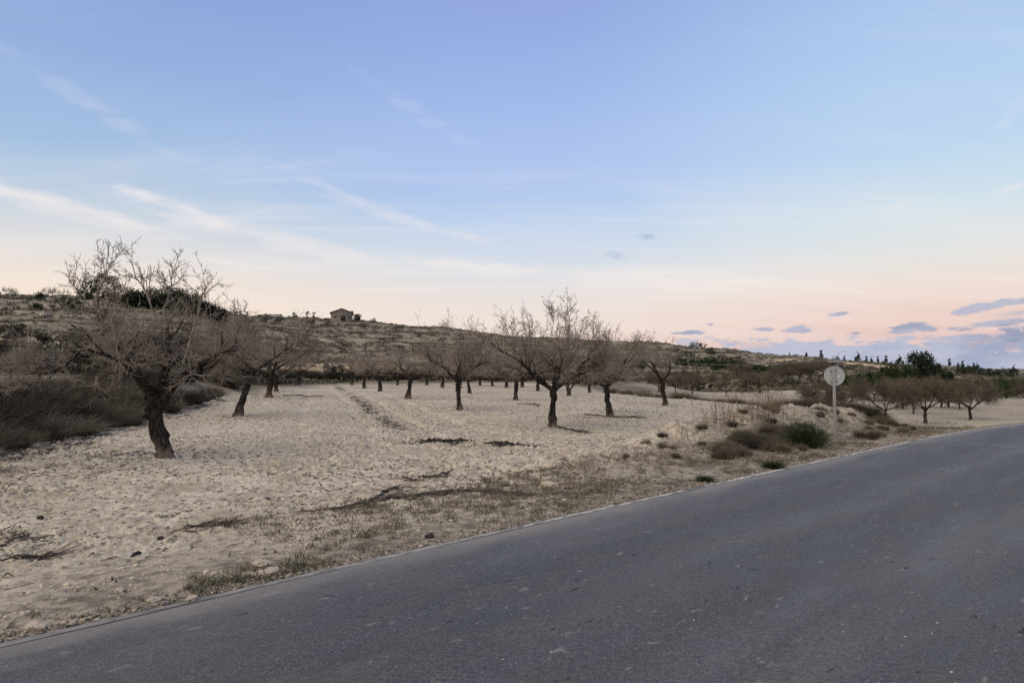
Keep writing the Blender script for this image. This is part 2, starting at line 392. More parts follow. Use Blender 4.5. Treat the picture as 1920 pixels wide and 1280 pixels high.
# bark: dark, cracked, dusty near the foot
m_, t, b = new_mat('bark', 0.95, 0.1)
oc = t.node('ShaderNodeTexCoord').outputs['Object']
st = t.mapping(oc, scale=(9, 9, 2.2)); n1 = t.noise(st, 1.6, 6, 0.7, 0.6); oz = t.sep(oc)[2]
col = t.mix(t.ss(n1, 0.36, 0.68), (0.011, 0.009, 0.008, 1), (0.058, 0.046, 0.037, 1))
col = t.mix(t.m('MULTIPLY', t.ss(oz, 0.55, 0.0), t.ss(t.noise(oc, 5.0, 3), 0.35, 0.6)), col, (0.17, 0.13, 0.10, 1))
t.put(b.inputs['Base Color'], col)
bp = t.node('ShaderNodeBump'); bp.inputs['Strength'].default_value = 0.9; bp.inputs['Distance'].default_value = 0.03
t.put(bp.inputs['Height'], n1); t.put(b.inputs['Normal'], bp.outputs[0])
simple('branch_bark', (0.030, 0.024, 0.019), (0.085, 0.068, 0.054), 5.0)
simple('twig', (0.155, 0.127, 0.101), (0.30, 0.252, 0.205), 3.0, rand=0.3)
simple('pale_twig', (0.19, 0.155, 0.125), (0.33, 0.28, 0.235), 4.0)
simple('dusky_twig', (0.088, 0.070, 0.049), (0.165, 0.136, 0.096), 2.0, rand=0.3)
simple('wood_cut', (0.30, 0.24, 0.19), (0.42, 0.35, 0.28), 14.0)
simple('dry_stem', (0.050, 0.042, 0.029), (0.175, 0.145, 0.100), 3.0, rand=0.9)
simple('grey_stem', (0.10, 0.085, 0.060), (0.23, 0.195, 0.145), 3.0, rand=0.6)
simple('dark_stem', (0.024, 0.022, 0.017), (0.075, 0.063, 0.046), 4.5, rand=0.4)
simple('straw', (0.15, 0.108, 0.068), (0.27, 0.20, 0.13), 3.0)
simple('dead_blade', (0.105, 0.087, 0.060), (0.23, 0.19, 0.135), 2.0)
simple('weed_leaf', (0.10, 0.095, 0.055), (0.20, 0.18, 0.115), 2.0, rand=0.3)
simple('rush_leaf', (0.020, 0.030, 0.013), (0.055, 0.066, 0.030), 2.0)
simple('pine_leaf', (0.014, 0.022, 0.012), (0.040, 0.052, 0.030), 0.5, rand=0.3)
simple('carob_leaf', (0.018, 0.034, 0.012), (0.050, 0.072, 0.024), 0.6, rand=0.4)
simple('scrub_leaf', (0.056, 0.051, 0.036), (0.145, 0.128, 0.092), 0.2, rand=0.7)
simple('olive_leaf', (0.034, 0.034, 0.023), (0.085, 0.080, 0.054), 0.4, rand=0.5)
simple('greenish_leaf', (0.050, 0.056, 0.020), (0.10, 0.10, 0.040), 0.9)
simple('litter', (0.022, 0.017, 0.015), (0.085, 0.066, 0.052), 9.0)
simple('dead_wood', (0.040, 0.032, 0.027), (0.125, 0.100, 0.080), 9.0)
simple('leaf_mould', (0.024, 0.020, 0.017), (0.080, 0.066, 0.052), 20.0)
simple('char', (0.012, 0.011, 0.011), (0.05, 0.044, 0.040), 20.0, bump=0.5)
simple('grit', (0.22, 0.21, 0.195), (0.40, 0.385, 0.36), 9.0)
simple('stone', (0.32, 0.265, 0.195), (0.50, 0.42, 0.32), 7.0, bump=0.4)
simple('gravel', (0.07, 0.062, 0.052), (0.40, 0.335, 0.25), 22.0, detail=1)
simple('zinc', (0.37, 0.385, 0.36), (0.43, 0.445, 0.415), 2.5, rough=0.6, spec=0.3)
simple('zinc_post', (0.24, 0.235, 0.22), (0.29, 0.28, 0.265), 3.0, rough=0.6, spec=0.3)
simple('sticker', (0.75, 0.75, 0.74), (0.82, 0.82, 0.80), 30.0, rough=0.4)
simple('plaster', (0.36, 0.32, 0.28), (0.52, 0.47, 0.41), 1.2)
simple('rubble_wall', (0.15, 0.125, 0.105), (0.27, 0.23, 0.195), 1.6, bump=0.4)
simple('roof_tile', (0.10, 0.08, 0.07), (0.17, 0.135, 0.115), 2.5, bump=0.3)
simple('opening', (0.03, 0.027, 0.025), (0.05, 0.045, 0.04), 3.0)
simple('pole_wood', (0.10, 0.085, 0.07), (0.16, 0.14, 0.12), 3.0)
simple('steel', (0.22, 0.22, 0.22), (0.34, 0.34, 0.34), 6.0, rough=0.5, spec=0.5)

# earth: one material for the field and the hills; zones come in as vertex attributes
def earth(name):
    m_, t, b = new_mat(name, 1.0, 0.05)
    p = t.node('ShaderNodeNewGeometry').outputs['Position']
    hill = t.attr('hill')[2]; verge = t.attr('verge')[2]; riser = t.attr('riser')[2]; debris = t.attr('debris')[2]; pale = t.attr('pale')[2]
    big = t.noise(p, 0.16, 4, 0.6); mid = t.noise(p, 1.1, 5, 0.62, 0.4); fin = t.noise(p, 7.0, 6, 0.68); gr = t.noise(p, 34.0, 3, 0.6)
    a = t.mix(t.ss(mid, 0.30, 0.70), (0.420, 0.358, 0.258, 1), (0.615, 0.540, 0.410, 1))
    a = t.mix(t.m('MULTIPLY', t.ss(big, 0.45, 0.7), 0.5), a, (0.640, 0.565, 0.445, 1))
    a = t.mix(t.m('MULTIPLY', t.ss(fin, 0.54, 0.38), 0.55), a, (0.25, 0.195, 0.135, 1))
    a = t.mix(t.m('MULTIPLY', t.ss(gr, 0.60, 0.74), 0.35), a, (0.64, 0.55, 0.41, 1))
    # scattered dark crumbs of rotted twigs and husks
    a = t.mix(t.m('MULTIPLY', t.attr('track')[2], t.ss(mid, 0.35, 0.65)), a, (0.62, 0.545, 0.42, 1))
    sp = t.ss(t.noise(t.mapping(p, scale=(1.0, 0.8, 1)), 8.5, 4, 0.72, 0.6), 0.535, 0.60)
    a = t.mix(t.m('MULTIPLY', sp, t.ss(mid, 0.34, 0.58, 0.3, 0.9)), a, (0.105, 0.080, 0.059, 1))
    dn = t.noise(t.mapping(p, scale=(1.0, 0.7, 1)), 3.2, 6, 0.75, 0.5)
    th_ = t.m('SUBTRACT', 0.66, t.m('MULTIPLY', debris, 0.20))
    dm = t.ss(t.m('SUBTRACT', dn, th_), -0.02, 0.05)
    a = t.mix(t.m('MULTIPLY', dm, t.m('MULTIPLY', debris, 1.1, clamp=True)), a, (0.06, 0.048, 0.040, 1))
    # verge: grey, gritty, with dead grass
    vg = t.mix(t.ss(fin, 0.36, 0.64), (0.125, 0.106, 0.080, 1), (0.36, 0.305, 0.228, 1))
    vg = t.mix(t.m('MULTIPLY', t.ss(mid, 0.46, 0.66), 0.7), vg, (0.120, 0.104, 0.076, 1))
    a = t.mix(t.m('MULTIPLY', verge, t.ss(mid, 0.25, 0.6, 0.45, 1.0)), a, vg)
    # hills: pale marl with dull grass and low heath, lightened to stand for haze
    hn = t.noise(p, 0.11, 6, 0.7, 0.3); hf = t.noise(p, 0.8, 5, 0.7)
    h_ = t.mix(t.ss(hf, 0.35, 0.65), (0.215, 0.175, 0.124, 1), (0.385, 0.320, 0.232, 1))
    hs = t.ss(t.m('ADD', t.m('MULTIPLY', hn, 0.65), t.m('MULTIPLY', hf, 0.35)), 0.40, 0.53)
    h_ = t.mix(t.m('MULTIPLY', hs, 0.92), h_, t.mix(t.ss(t.noise(p, 0.5, 4), 0.4, 0.6), (0.098, 0.083, 0.058, 1), (0.165, 0.140, 0.100, 1)))
    h_ = t.mix(t.m('MULTIPLY', riser, t.m('MULTIPLY', t.ss(hf, 0.40, 0.60), .8)), h_, (0.39, 0.325, 0.23, 1))
    h_ = t.mix(t.m('MULTIPLY', pale, t.ss(hf, 0.25, 0.5)), h_, (0.60, 0.44, 0.27, 1))
    a = t.mix(hill, a, h_)
    t.put(b.inputs['Base Color'], a)
    bp = t.node('ShaderNodeBump'); bp.inputs['Strength'].default_value = 1.0; bp.inputs['Distance'].default_value = 0.07
    t.put(bp.inputs['Height'], t.m('ADD', t.m('MULTIPLY', fin, 0.8), t.m('MULTIPLY', gr, 0.25))); t.put(b.inputs['Normal'], bp.outputs[0])
    return m_
EARTH = earth('earth')
simple('clod', (0.36, 0.30, 0.21), (0.54, 0.46, 0.335), 2.5, bump=0.3)

# ================================================================== GROUND and HILLS
half = math.radians(43)
th_in = np.linspace(-half, half, 860); th_out = np.linspace(half, 2*math.pi-half, 72)[1:-1]
TH = np.concatenate([th_in, th_out]); RR = np.concatenate([np.geomspace(2.2, 4.9, 24), np.geomspace(5.0, 46, 380), np.geomspace(47, 2600, 200)])
RR[-1] = 5000
TT, RG = np.meshgrid(TH, RR); X = RG*np.sin(TT); Y = RG*np.cos(TT)
Z, info = terrain(X, Y, True, True)
Z[-1] = -20
nT, nR = len(TH), len(RR)
idx = np.arange(nT*nR).reshape(nR, nT)
a = idx[:-1]; bq = idx[1:]
Q = np.stack([a, bq, np.roll(bq, -1, 1), np.roll(a, -1, 1)], -1)       # wraps round
Q = Q[..., ::-1]
hillface = info['wgt'][:-1] > 0.5
V = np.stack([X, Y, Z], -1).reshape(-1, 3)
t_, n_ = info['t'], info['n']
A_hill = smooth(0.25, 0.9, info['wgt']+0.5*fbm(X, Y, 0.15, 3)*smooth(0.02, 0.4, info['wgt']))
A_hill = np.maximum(A_hill, smooth(0.5, 3.0, info['sl'])*0.8)
A_hill = np.maximum(A_hill, 0.85*smooth(-1.5, 0.5, info['s'])*(1-smooth(5, 8, info['s']))*smooth(5, 8, n_))
low_ = smooth(.16, .24, info['th'])*(1-smooth(98, 125, info['r']))*smooth(5.5, 9.5, info['s'])
A_hill = A_hill*(1-.62*low_)
A_verge = (1-smooth(0.6, 2.6, n_+1.2*fbm(X, Y, 0.5, 3)))*0.95
A_verge = np.maximum(A_verge, 0.95*smooth(1, 9, t_)*(1-smooth(23, 28, t_))*(1-smooth(2.4, 4.2, n_+1.6*fbm(X, Y, 0.45, 3))))
A_verge = np.maximum(A_verge, .85*np.clip(info['gt']*1.8, 0, 1)*smooth(-.12, .12, fbm(t_*.9, n_*.35, 1.1, 4)))
A_deb = np.zeros_like(X)
def patch(px, py, rx, ry, k):
    global A_deb
    c = at(px, py); A_deb = np.maximum(A_deb, k*np.exp(-((X-c.x)/rx)**2-((Y-c.y)/ry)**2))
for a_ in [(240,850,2.6,1.5,0.8),(340,850,1.2,0.8,0.7),(80,880,3.0,1.4,0.7),(830,828,0.75,0.5,1.0),(945,834,0.8,0.42,0.95),(1060,808,1.2,0.7,0.6),
           (700,940,1.4,0.3,0.5),(360,990,0.5,0.2,0.6),(450,780,1.2,1.2,0.6),(1160,780,1.4,0.6,0.6),(1100,812,1.0,0.5,0.6),(870,930,1.2,0.5,0.6),(550,760,3.0,1.0,0.5),(430,850,1.6,1.0,0.4),(1000,775,3,0.6,0.4)]: patch(*a_)
_rc = X-(-4.1-0.295*(Y-24.4))+.25*fbm(X, Y, .15, 2); _rw = smooth(17, 26, Y)*(1-smooth(82, 94, Y))
A_deb = np.maximum(A_deb, 1.0*np.exp(-(_rc/.70)**2)*_rw*smooth(-.45, .0, fbm(X, Y, .35, 3)))
A_deb = np.maximum(A_deb, .85*smooth(-2.6, -.3, info['sl']+1.2*fbm(X, Y, .4, 3))*smooth(0, 1.5, n_)*(1-smooth(40, 60, Y)))
A_trk = np.clip(sum(k_*np.exp(-((_rc-o_)/.30)**2) for o_, k_ in ((-3.4, .6), (-1.0, 1), (1.0, 1), (2.7, .5))), 0, 1)*_rw*.9*smooth(-.3, .2, fbm(X, Y, .25, 3))
for px_, py_, rx_, ry_ in ((960,862,1.0,.9),(700,865,1.4,.5),(400,900,2.2,.5)):
    c_ = at(px_, py_); A_trk = np.maximum(A_trk, .9*np.exp(-((X-c_.x)/rx_)**2-((Y-c_.y)/ry_)**2))
A_pale = np.zeros_like(X)
for (px_, d_, wx, wy) in [(1610,330,14,25),(1660,330,12,20),(1500,300,14,14),(30,100,9,8),(640,112,16,6),(1850,260,18,6),(1460,240,14,5),(1560,95,9,3.5),(1620,95,6,4)]:
    cx = (px_-960)/FPX*d_; A_pale = np.maximum(A_pale, np.exp(-((X-cx)/wx)**2-((Y-d_)/wy)**2))
attrs = dict(hill=A_hill, verge=A_verge, riser=info['riser'], debris=A_deb, pale=A_pale, track=A_trk)
def ground_part(name, sel):
    q = Q[sel].reshape(-1, 4); used = np.unique(q); remap = -np.ones(len(V), int); remap[used] = np.arange(len(used))
    vv = V[used]; f3 = []
    me = mesh_np(name, vv, [remap[q]], EARTH, True)
    for k, A in attrs.items():
        at_ = me.attributes.new(k, 'FLOAT', 'POINT'); at_.data.foreach_set('value', A.reshape(-1)[used].astype(np.float32))
    return tag(obj(name, me), kind='structure')
ground_part('ground', ~hillface)
ground_part('hill', hillface)

# ------------------------------------------------------------------ ROAD
ts = np.concatenate([np.linspace(-120, -14, 40), np.linspace(-13.5, 45, 160), np.linspace(47, 400, 60)])
ns = np.concatenate([[0.0, -0.02], np.linspace(-0.4, -ROAD_W, 24)])
TTr, NNr = np.meshgrid(ts, ns, indexing='ij')
edge = np.where(NNr > -0.01, 0.03+0.02*fbm(TTr, NNr, 1.3, 4)+0.012*fbm(TTr, NNr, 6, 2), 0)
NN2 = NNr+edge
Xr = P0[0]+DR[0]*TTr+NR[0]*NN2; Yr = P0[1]+DR[1]*TTr+NR[1]*NN2
crown = 0.05*(1-((NNr+ROAD_W/2)/(ROAD_W/2))**2)
Zr = road_z(TTr)+crown+0.006*fbm(Xr, Yr, 0.7, 2)
nA, nB = Xr.shape
Vr = np.stack([Xr, Yr, Zr], -1).reshape(-1, 3); idx = np.arange(nA*nB).reshape(nA, nB)
Qr = np.stack([idx[:-1,:-1], idx[:-1,1:], idx[1:,1:], idx[1:,:-1]], -1).reshape(-1, 4)
# skirt under the near edge
Vs = Vr.reshape(nA, nB, 3)[:, 0].copy(); Vs[:, 2] -= 0.12
Vr = np.vstack([Vr, Vs]); sk = nA*nB+np.arange(nA)
Qs = np.stack([idx[:-1, 0], idx[1:, 0], sk[1:], sk[:-1]], -1)
m_, t, b = new_mat('asphalt', 0.72, 0.25)
uv = t.attr('tn')[1]; p = t.node('ShaderNodeNewGeometry').outputs['Position']
un, vn_ = t.sep(uv)[0], t.sep(uv)[1]
long_ = t.mapping(uv, scale=(0.16, 1.0, 1)); l1 = t.noise(long_, 1.0, 4, 0.55, 0.3); l2 = t.noise(t.mapping(uv, scale=(0.5, 1.6, 1)), 1.3, 5, 0.6)
agg = t.noise(p, 95.0, 2, 0.7); ag2 = t.voro(p, 70.0)[0]
col = t.mix(t.ss(l1, 0.3, 0.7), (0.044, 0.0435, 0.043, 1), (0.104, 0.101, 0.097, 1))
col = t.mix(t.m('MULTIPLY', t.ss(l2, 0.42, 0.68), 0.65), col, (0.110, 0.099, 0.093, 1))
# paler dusty crown between the wheel tracks, darker oily tracks
tr = None
for c_, wd in ((-1.6, 0.55), (-3.1, 0.5), (-5.0, 0.55)):
    g_ = t.m('POWER', 2.718, t.m('MULTIPLY', t.m('POWER', t.m('ABSOLUTE', t.m('DIVIDE', t.m('SUBTRACT', vn_, c_), wd)), 2.0), -1.0)); tr = g_ if tr is None else t.m('MAXIMUM', tr, g_)
col = t.mix(t.m('MULTIPLY', tr, t.m('MULTIPLY', t.ss(l1, 0.2, 0.7), 0.85)), col, (0.044, 0.042, 0.043, 1))
dust = t.m('MULTIPLY', t.ss(t.m('ADD', vn_, t.m('MULTIPLY', l2, 0.9)), -0.20, 0.48), 0.7)
col = t.mix(t.m('MULTIPLY', t.ss(agg, 0.54, 0.66), 0.7), col, (0.20, 0.197, 0.19, 1))
midn = t.noise(p, 26.0, 3, 0.7)
col = t.mix(t.m('MULTIPLY', t.ss(midn, 0.52, 0.68), 0.4), col, (0.15, 0.147, 0.142, 1))
col = t.mix(t.m('MULTIPLY', t.ss(midn, 0.46, 0.32), 0.45), col, (0.030, 0.030, 0.031, 1))
col = t.mix(t.m('MULTIPLY', t.ss(agg, 0.44, 0.32), 0.5), col, (0.032, 0.032, 0.034, 1))
spk = t.noise(t.mapping(uv, scale=(0.7, 1.5, 1)), 5.5, 3, 0.6, 0.2)
col = t.mix(t.m('MULTIPLY', t.ss(spk, 0.64, 0.70), 0.5), col, (0.24, 0.23, 0.21, 1))
spk2 = t.noise(t.mapping(uv, scale=(0.7, 1.5, 1), loc=(7, 3, 0)), 5.0, 3, 0.6, 0.2)
col = t.mix(t.m('MULTIPLY', t.ss(spk2, 0.655, 0.70), 0.85), col, (0.022, 0.022, 0.024, 1))
col = t.mix(dust, col, (0.24, 0.215, 0.18, 1))
t.put(b.inputs['Base Color'], col)
t.put(b.inputs['Roughness'], t.ss(l2, 0.3, 0.7, 0.55, 0.75))
bp = t.node('ShaderNodeBump'); bp.inputs['Strength'].default_value = 0.5; bp.inputs['Distance'].default_value = 0.006
t.put(bp.inputs['Height'], t.m('ADD', agg, t.m('MULTIPLY', ag2, 0.6))); t.put(b.inputs['Normal'], bp.outputs[0])
me = mesh_np('road', Vr, [np.vstack([Qr, Qs])], m_, True)
at_ = me.attributes.new('tn', 'FLOAT_VECTOR', 'POINT')
tn = np.zeros((len(Vr), 3), np.float32); tn[:nA*nB, 0] = TTr.ravel(); tn[:nA*nB, 1] = NN2.ravel(); tn[nA*nB:, 0] = ts
at_.data.foreach_set('vector', tn.ravel())
road = tag(obj('road', me), kind='structure')
# worn edge line, a paint film 4 mm over the asphalt
m_, t, b = new_mat('worn_paint', 0.7, 0.3)
uv = t.attr('tn')[1]
wn = t.noise(t.mapping(uv, scale=(1.0, 2.0, 1)), 5.0, 6, 0.75); wb = t.noise(uv, 0.35, 3)
far_ = t.ss(t.sep(uv)[0], -6.0, 6.0)
k = t.ss(t.m('ADD', wn, t.m('MULTIPLY', t.m('SUBTRACT', wb, 0.5), 0.5)), 0.62, 0.40)
k = t.m('MULTIPLY', k, t.m('ADD', 0.18, t.m('MULTIPLY', far_, 0.82)))
t.put(b.inputs['Base Color'], t.mix(k, (0.115, 0.107, 0.096, 1), (0.56, 0.52, 0.45, 1)))
tl = np.linspace(-14, 150, 700); wl = np.stack([0.012+0.014*fbm(tl, tl*0, 0.8, 3), -0.085+0.035*fbm(tl, tl*0+9, 1.6, 4)], 1)
Tm = np.repeat(tl[:, None], 2, 1); Xl = P0[0]+DR[0]*Tm+NR[0]*wl; Yl = P0[1]+DR[1]*Tm+NR[1]*wl
Zl = road_z(Tm)+0.05*(1-((wl+ROAD_W/2)/(ROAD_W/2))**2)+0.005
idl = np.arange(1400).reshape(700, 2)
me = mesh_np('edge_line', np.stack([Xl, Yl, Zl], -1).reshape(-1, 3), np.stack([idl[:-1,0], idl[:-1,1], idl[1:,1], idl[1:,0]], -1), m_, True)
at_ = me.attributes.new('tn', 'FLOAT_VECTOR', 'POINT'); at_.data.foreach_set('vector', np.stack([Tm, wl, wl*0], -1).astype(np.float32).ravel())
el_o = tag(obj('road_marking', me), kind='structure')

# ================================================================== ALMOND TREES
def almond(seed, ht=1.3, crad=2.3, top=4.4, r0=0.15, lean=(0, 0), nl=4, dens=1.0, shoots=12, trunk=None, limbs=None, extra=None, kinks=0.06, droop=0.0, detail=1.0, flat=0.0):
    """returns Geo dict: trunk, limbs [..], crown, pale"""
    rng = np.random.RandomState(seed)
    G = {}; r0 *= .78
    if trunk is None:
        k = np.linspace(0, 1, 9); tp = np.stack([lean[0]*k**1.3, lean[1]*k, ht*k], 1)
        tp[1:-1, :2] += np.cumsum(rng.randn(7, 2)*kinks*0.5, 0)*0.6
        tr_ = r0*(1.0+0.45*np.exp(-k*9)+0.12*np.sin(k*7+seed)-0.18*k)
    else:
        tp = np.array(trunk[0], float); tr_ = np.array(trunk[1], float)
        kk = np.linspace(0, len(tp)-1, 14); tp = np.stack([np.interp(kk, np.arange(len(tp)), tp[:, i]) for i in range(3)], 1); tr_ = np.interp(kk, np.arange(len(tr_)), tr_)
    g = Geo(); tp0 = tp.copy(); tp0[0, 2] -= 0.12
    kb = 12; N = len(tp0)
    g.tubes(tp0, tr_, kb, cap=True)
    v = g.V[0]; v += (rng.randn(*v.shape)*0.022*np.repeat(tr_/0.15, kb)[:, None])           # burrs and ribs
    rib = 1+0.13*np.sin(np.arange(kb)*2*math.pi/kb*3+seed); rib = np.tile(rib, N)[:, None]
    c_ = np.repeat(tp0, kb, 0); v[:] = c_+(v-c_)*rib
    # knobs of old pruning cuts round the fork
    for q in range(5):
        z = rng.uniform(0.55, 1.0); i = int(z*(N-1)); an = rng.uniform(0, 6.28); dr = np.array([math.cos(an), math.sin(an), rng.uniform(0.1, 0.5)])
        p_ = tp[i]+dr*tr_[i]*0.5; L = tr_[i]*rng.uniform(0.8, 1.3)
        g.tubes(np.array([p_, p_+dr*L*0.6, p_+dr*L]), np.array([tr_[i]*0.42, tr_[i]*0.36, tr_[i]*0.30]), 6, cap=True)
    G['trunk'] = g
    fork = tp[-1]; LP, LR = [], []
    if limbs is None:
        a0 = rng.uniform(0, 6.28)
        for i in range(nl):
            an = a0+i*2*math.pi/nl+rng.uniform(-0.35, 0.35); e_ = rng.uniform(0.45, 0.8)*(1-.25*flat)
            d_ = np.array([math.cos(an)*math.cos(e_), math.sin(an)*math.cos(e_), math.sin(e_)])
            L = crad*rng.uniform(0.8, 1.05)
            P = grow((fork-np.array([0, 0, rng.uniform(0.0, 0.22)]))[None], d_[None], np.array([L]), 10, 0.17*(1-.5*flat), 0.02+.02*flat, rng)[0]
            LP.append(P); LR.append(np.linspace(r0*rng.uniform(0.5, 0.7), r0*0.2, 10))
    else:
        for pts, ra, rb_ in limbs:
            p_ = np.array(pts, float); kk = np.linspace(0, len(p_)-1, 10)
            P = np.stack([np.interp(kk, np.arange(len(p_)), p_[:, i]) for i in range(3)], 1); P[1:] += rng.randn(9, 3)*0.03
            LP.append(P); LR.append(np.linspace(ra, rb_, 10))
    LP = np.array(LP); LR = np.array(LR)
    G['limbs'] = []
    for P, R in zip(LP, LR):
        g = Geo(); g.tubes(P, R*(1+0.12*rng.randn(len(R))), 7, cap=True); v = g.V[0]; v += rng.randn(*v.shape)*0.008
        G['limbs'].append(g)
    dk = Geo(); cr = Geo()
    c2 = max(3, int(round(7*dens)))
    p, d_, r = spawn(LP, LR, c2, 0.40, 1.0, 0.5, 1.2, rng, 0.45)
    P2 = grow(p, d_, rng.uniform(0.55, 0.95, len(p))*crad*0.52, 7, 0.24, 0.03-droop, rng); R2 = taper(np.minimum(r*0.68, 0.055), 0.013, len(p), 7)
    zlow = fork[2]+0.10
    ok = P2[..., 2].min(1) > zlow; P2, R2 = P2[ok], R2[ok]
    dk.tubes(P2, R2, 5)
    c3 = max(3, int(round(7*dens)))
    p, d_, r = spawn(P2, R2, c3, 0.15, 1.0, 0.45, 1.3, rng, 0.2)
    P3 = grow(p, d_, rng.uniform(0.45, 1.0, len(p))*crad*0.36, 5, 0.27, 0.05-droop, rng); R3 = taper(np.minimum(r*0.7, 0.016), 0.005, len(p), 5)
    ok = P3[..., 2].min(1) > zlow-.05; P3, R3 = P3[ok], R3[ok]
    cr.tubes(P3, R3, 4 if detail > 0.8 else 3)
    p, d_, r = spawn(P3, R3, max(2, int(round(6*dens*detail))), 0.15, 1.0, 0.45, 1.25, rng, 0.35)
    P4 = grow(p, d_, rng.uniform(0.18, 0.55, len(p)), 4, 0.26, 0.07-droop*0.6, rng); R4 = taper(np.minimum(r*0.75, 0.0075), 0.0032, len(p), 4)
    ok = P4[..., 2].min(1) > zlow-.3; P4, R4 = P4[ok], R4[ok]
    cr.tubes(P4, R4, 3)
    if detail > 0.5:
        p, d_, r = spawn(P4, R4, max(1, int(round(3*detail))), 0.15, 1.0, 0.5, 1.3, rng, 0.3)
        P5 = grow(p, d_, rng.uniform(0.06, 0.18, len(p)), 2, 0.1, 0.0, rng); cr.tubes(P5, taper(0.0042, 0.003, len(p), 2), 3)
    # vigorous upright shoots
    pl = Geo()
    if shoots:
        sel = rng.randint(0, len(P2), shoots); p = P2[sel, rng.randint(1, 6, shoots)]
        d_ = unit(np.stack([rng.randn(shoots)*0.28, rng.randn(shoots)*0.28, np.ones(shoots)], 1))
        d_[:, :2] += (p-fork)[:, :2]*0.13
        L = np.clip((fork[2]+(top-fork[2])*rng.uniform(0.62, 1.06, shoots)-p[:, 2]), 0.4, 2.8)
        Ps = grow(p, d_, L, 8, 0.10, 0.05, rng); Rs = taper(0.017, 0.005, shoots, 8); pl.tubes(Ps, Rs, 4)
        p, d_, r = spawn(Ps, Rs, 9, 0.22, 1.0, 0.4, 0.95, rng, 0.3)
        Pt = grow(p, d_, rng.uniform(0.2, 0.62, len(p)), 4, 0.18, 0.07, rng); Rt = taper(np.minimum(r*0.8, 0.009), 0.004, len(p), 4); pl.tubes(Pt, Rt, 3)
        p, d_, r = spawn(Pt, Rt, 4, 0.2, 1.0, 0.5, 1.1, rng, 0.2)
        pl.tubes(grow(p, d_, rng.uniform(0.06, 0.22, len(p)), 3, 0.15, 0.05, rng), taper(0.005, 0.0035, len(p), 3), 3)
    if extra is not None:
        for pts, ra, rb_ in extra:
            p_ = np.array(pts, float); kk = np.linspace(0, len(p_)-1, 9)
            P = np.stack([np.interp(kk, np.arange(len(p_)), p_[:, i]) for i in range(3)], 1); P[1:] += rng.randn(8, 3)*0.025
            R = np.linspace(ra, rb_, 9)[None]; P = P[None]; pl.tubes(P, R, 5)
            p, d_, r = spawn(P, R, 11, 0.35, 1.0, 0.35, 0.85, rng, 0.5)
            Pt = grow(p, d_, rng.uniform(0.3, 0.8, len(p)), 5, 0.2, 0.09, rng); Rt = taper(np.minimum(r*0.7, 0.013), 0.005, len(p), 5); ok = Pt[..., 2].min(1) > fork[2]+.55; Pt, Rt = Pt[ok], Rt[ok]; pl.tubes(Pt, Rt, 4)
            p, d_, r = spawn(Pt, Rt, 5, 0.2, 1.0, 0.4, 1.1, rng, 0.3)
            Pu = grow(p, d_, rng.uniform(0.12, 0.42, len(p)), 4, 0.2, 0.06, rng); Ru = taper(0.007, 0.004, len(p), 4); pl.tubes(Pu, Ru, 3)
            p, d_, r = spawn(Pu, Ru, 3, 0.2, 1.0, 0.5, 1.1, rng, 0.2)
            pl.tubes(grow(p, d_, rng.uniform(0.05, 0.13, len(p)), 2, 0.1, 0, rng), taper(0.0055, 0.004, len(p), 2), 3)
    G['dark'] = dk; G['crown'] = cr; G['pale'] = pl; G['P4'] = P4
    allz = np.concatenate([v[:, 2] for v in cr.V+pl.V]); G['H'] = np.percentile(allz, 99.7)
    return G
def build_tree(G, label, group, loc, rz=0.0, scale=1.0, twig='twig', pale='pale_twig', simple_=False, leaf=None):
    root = thing('almond_tree', label, 'tree', loc, rz, group, scale)
    if simple_:
        g = G['trunk']
        for l in G['limbs']:
            for v in l.V: pass
            g.V += l.V; g.Q += [q+g.n for q in l.Q]; g.T += [q+g.n for q in l.T]; g.n += l.n
        obj('trunk', g.mesh('trunk', MATS['bark'], True), root)
    else:
        obj('trunk', G['trunk'].mesh('trunk', MATS['bark'], True), root)
        for l in G['limbs']: obj('limb', l.mesh('limb', MATS['bark'], True), root)
    if not simple_:
        obj('branches', G['dark'].mesh('branches', MATS['branch_bark'], True), root)['kind'] = 'stuff'
    c = G['crown']
    if simple_:
        d_ = G['dark']; c.V += d_.V; c.Q += [q+c.n for q in d_.Q]; c.n += d_.n
    o = obj('crown', c.mesh('crown', MATS[twig], False), root); o['kind'] = 'stuff'
    if G['pale'].V:
        obj('shoots', G['pale'].mesh('shoots', MATS[pale], False), root)['kind'] = 'stuff'
    if leaf is not None:
        rng = np.random.RandomState(5); P = G['P4'].reshape(-1, 3); P = P[rng.rand(len(P)) < leaf]
        q = P+rng.randn(*P.shape)*0.06; U = unit(rng.randn(*P.shape))*0.03; W = unit(rng.randn(*P.shape))*0.014
        g = Geo(); g.quads(q, U, W); obj('leaves', g.mesh('leaves', MATS['greenish_leaf']), root)['kind'] = 'stuff'
    return root
def fit(G, loc, base_py, top_py): return (base_py-top_py)/FPX*loc.y/G['H']
UP = 'bare almond trees on the upper field'
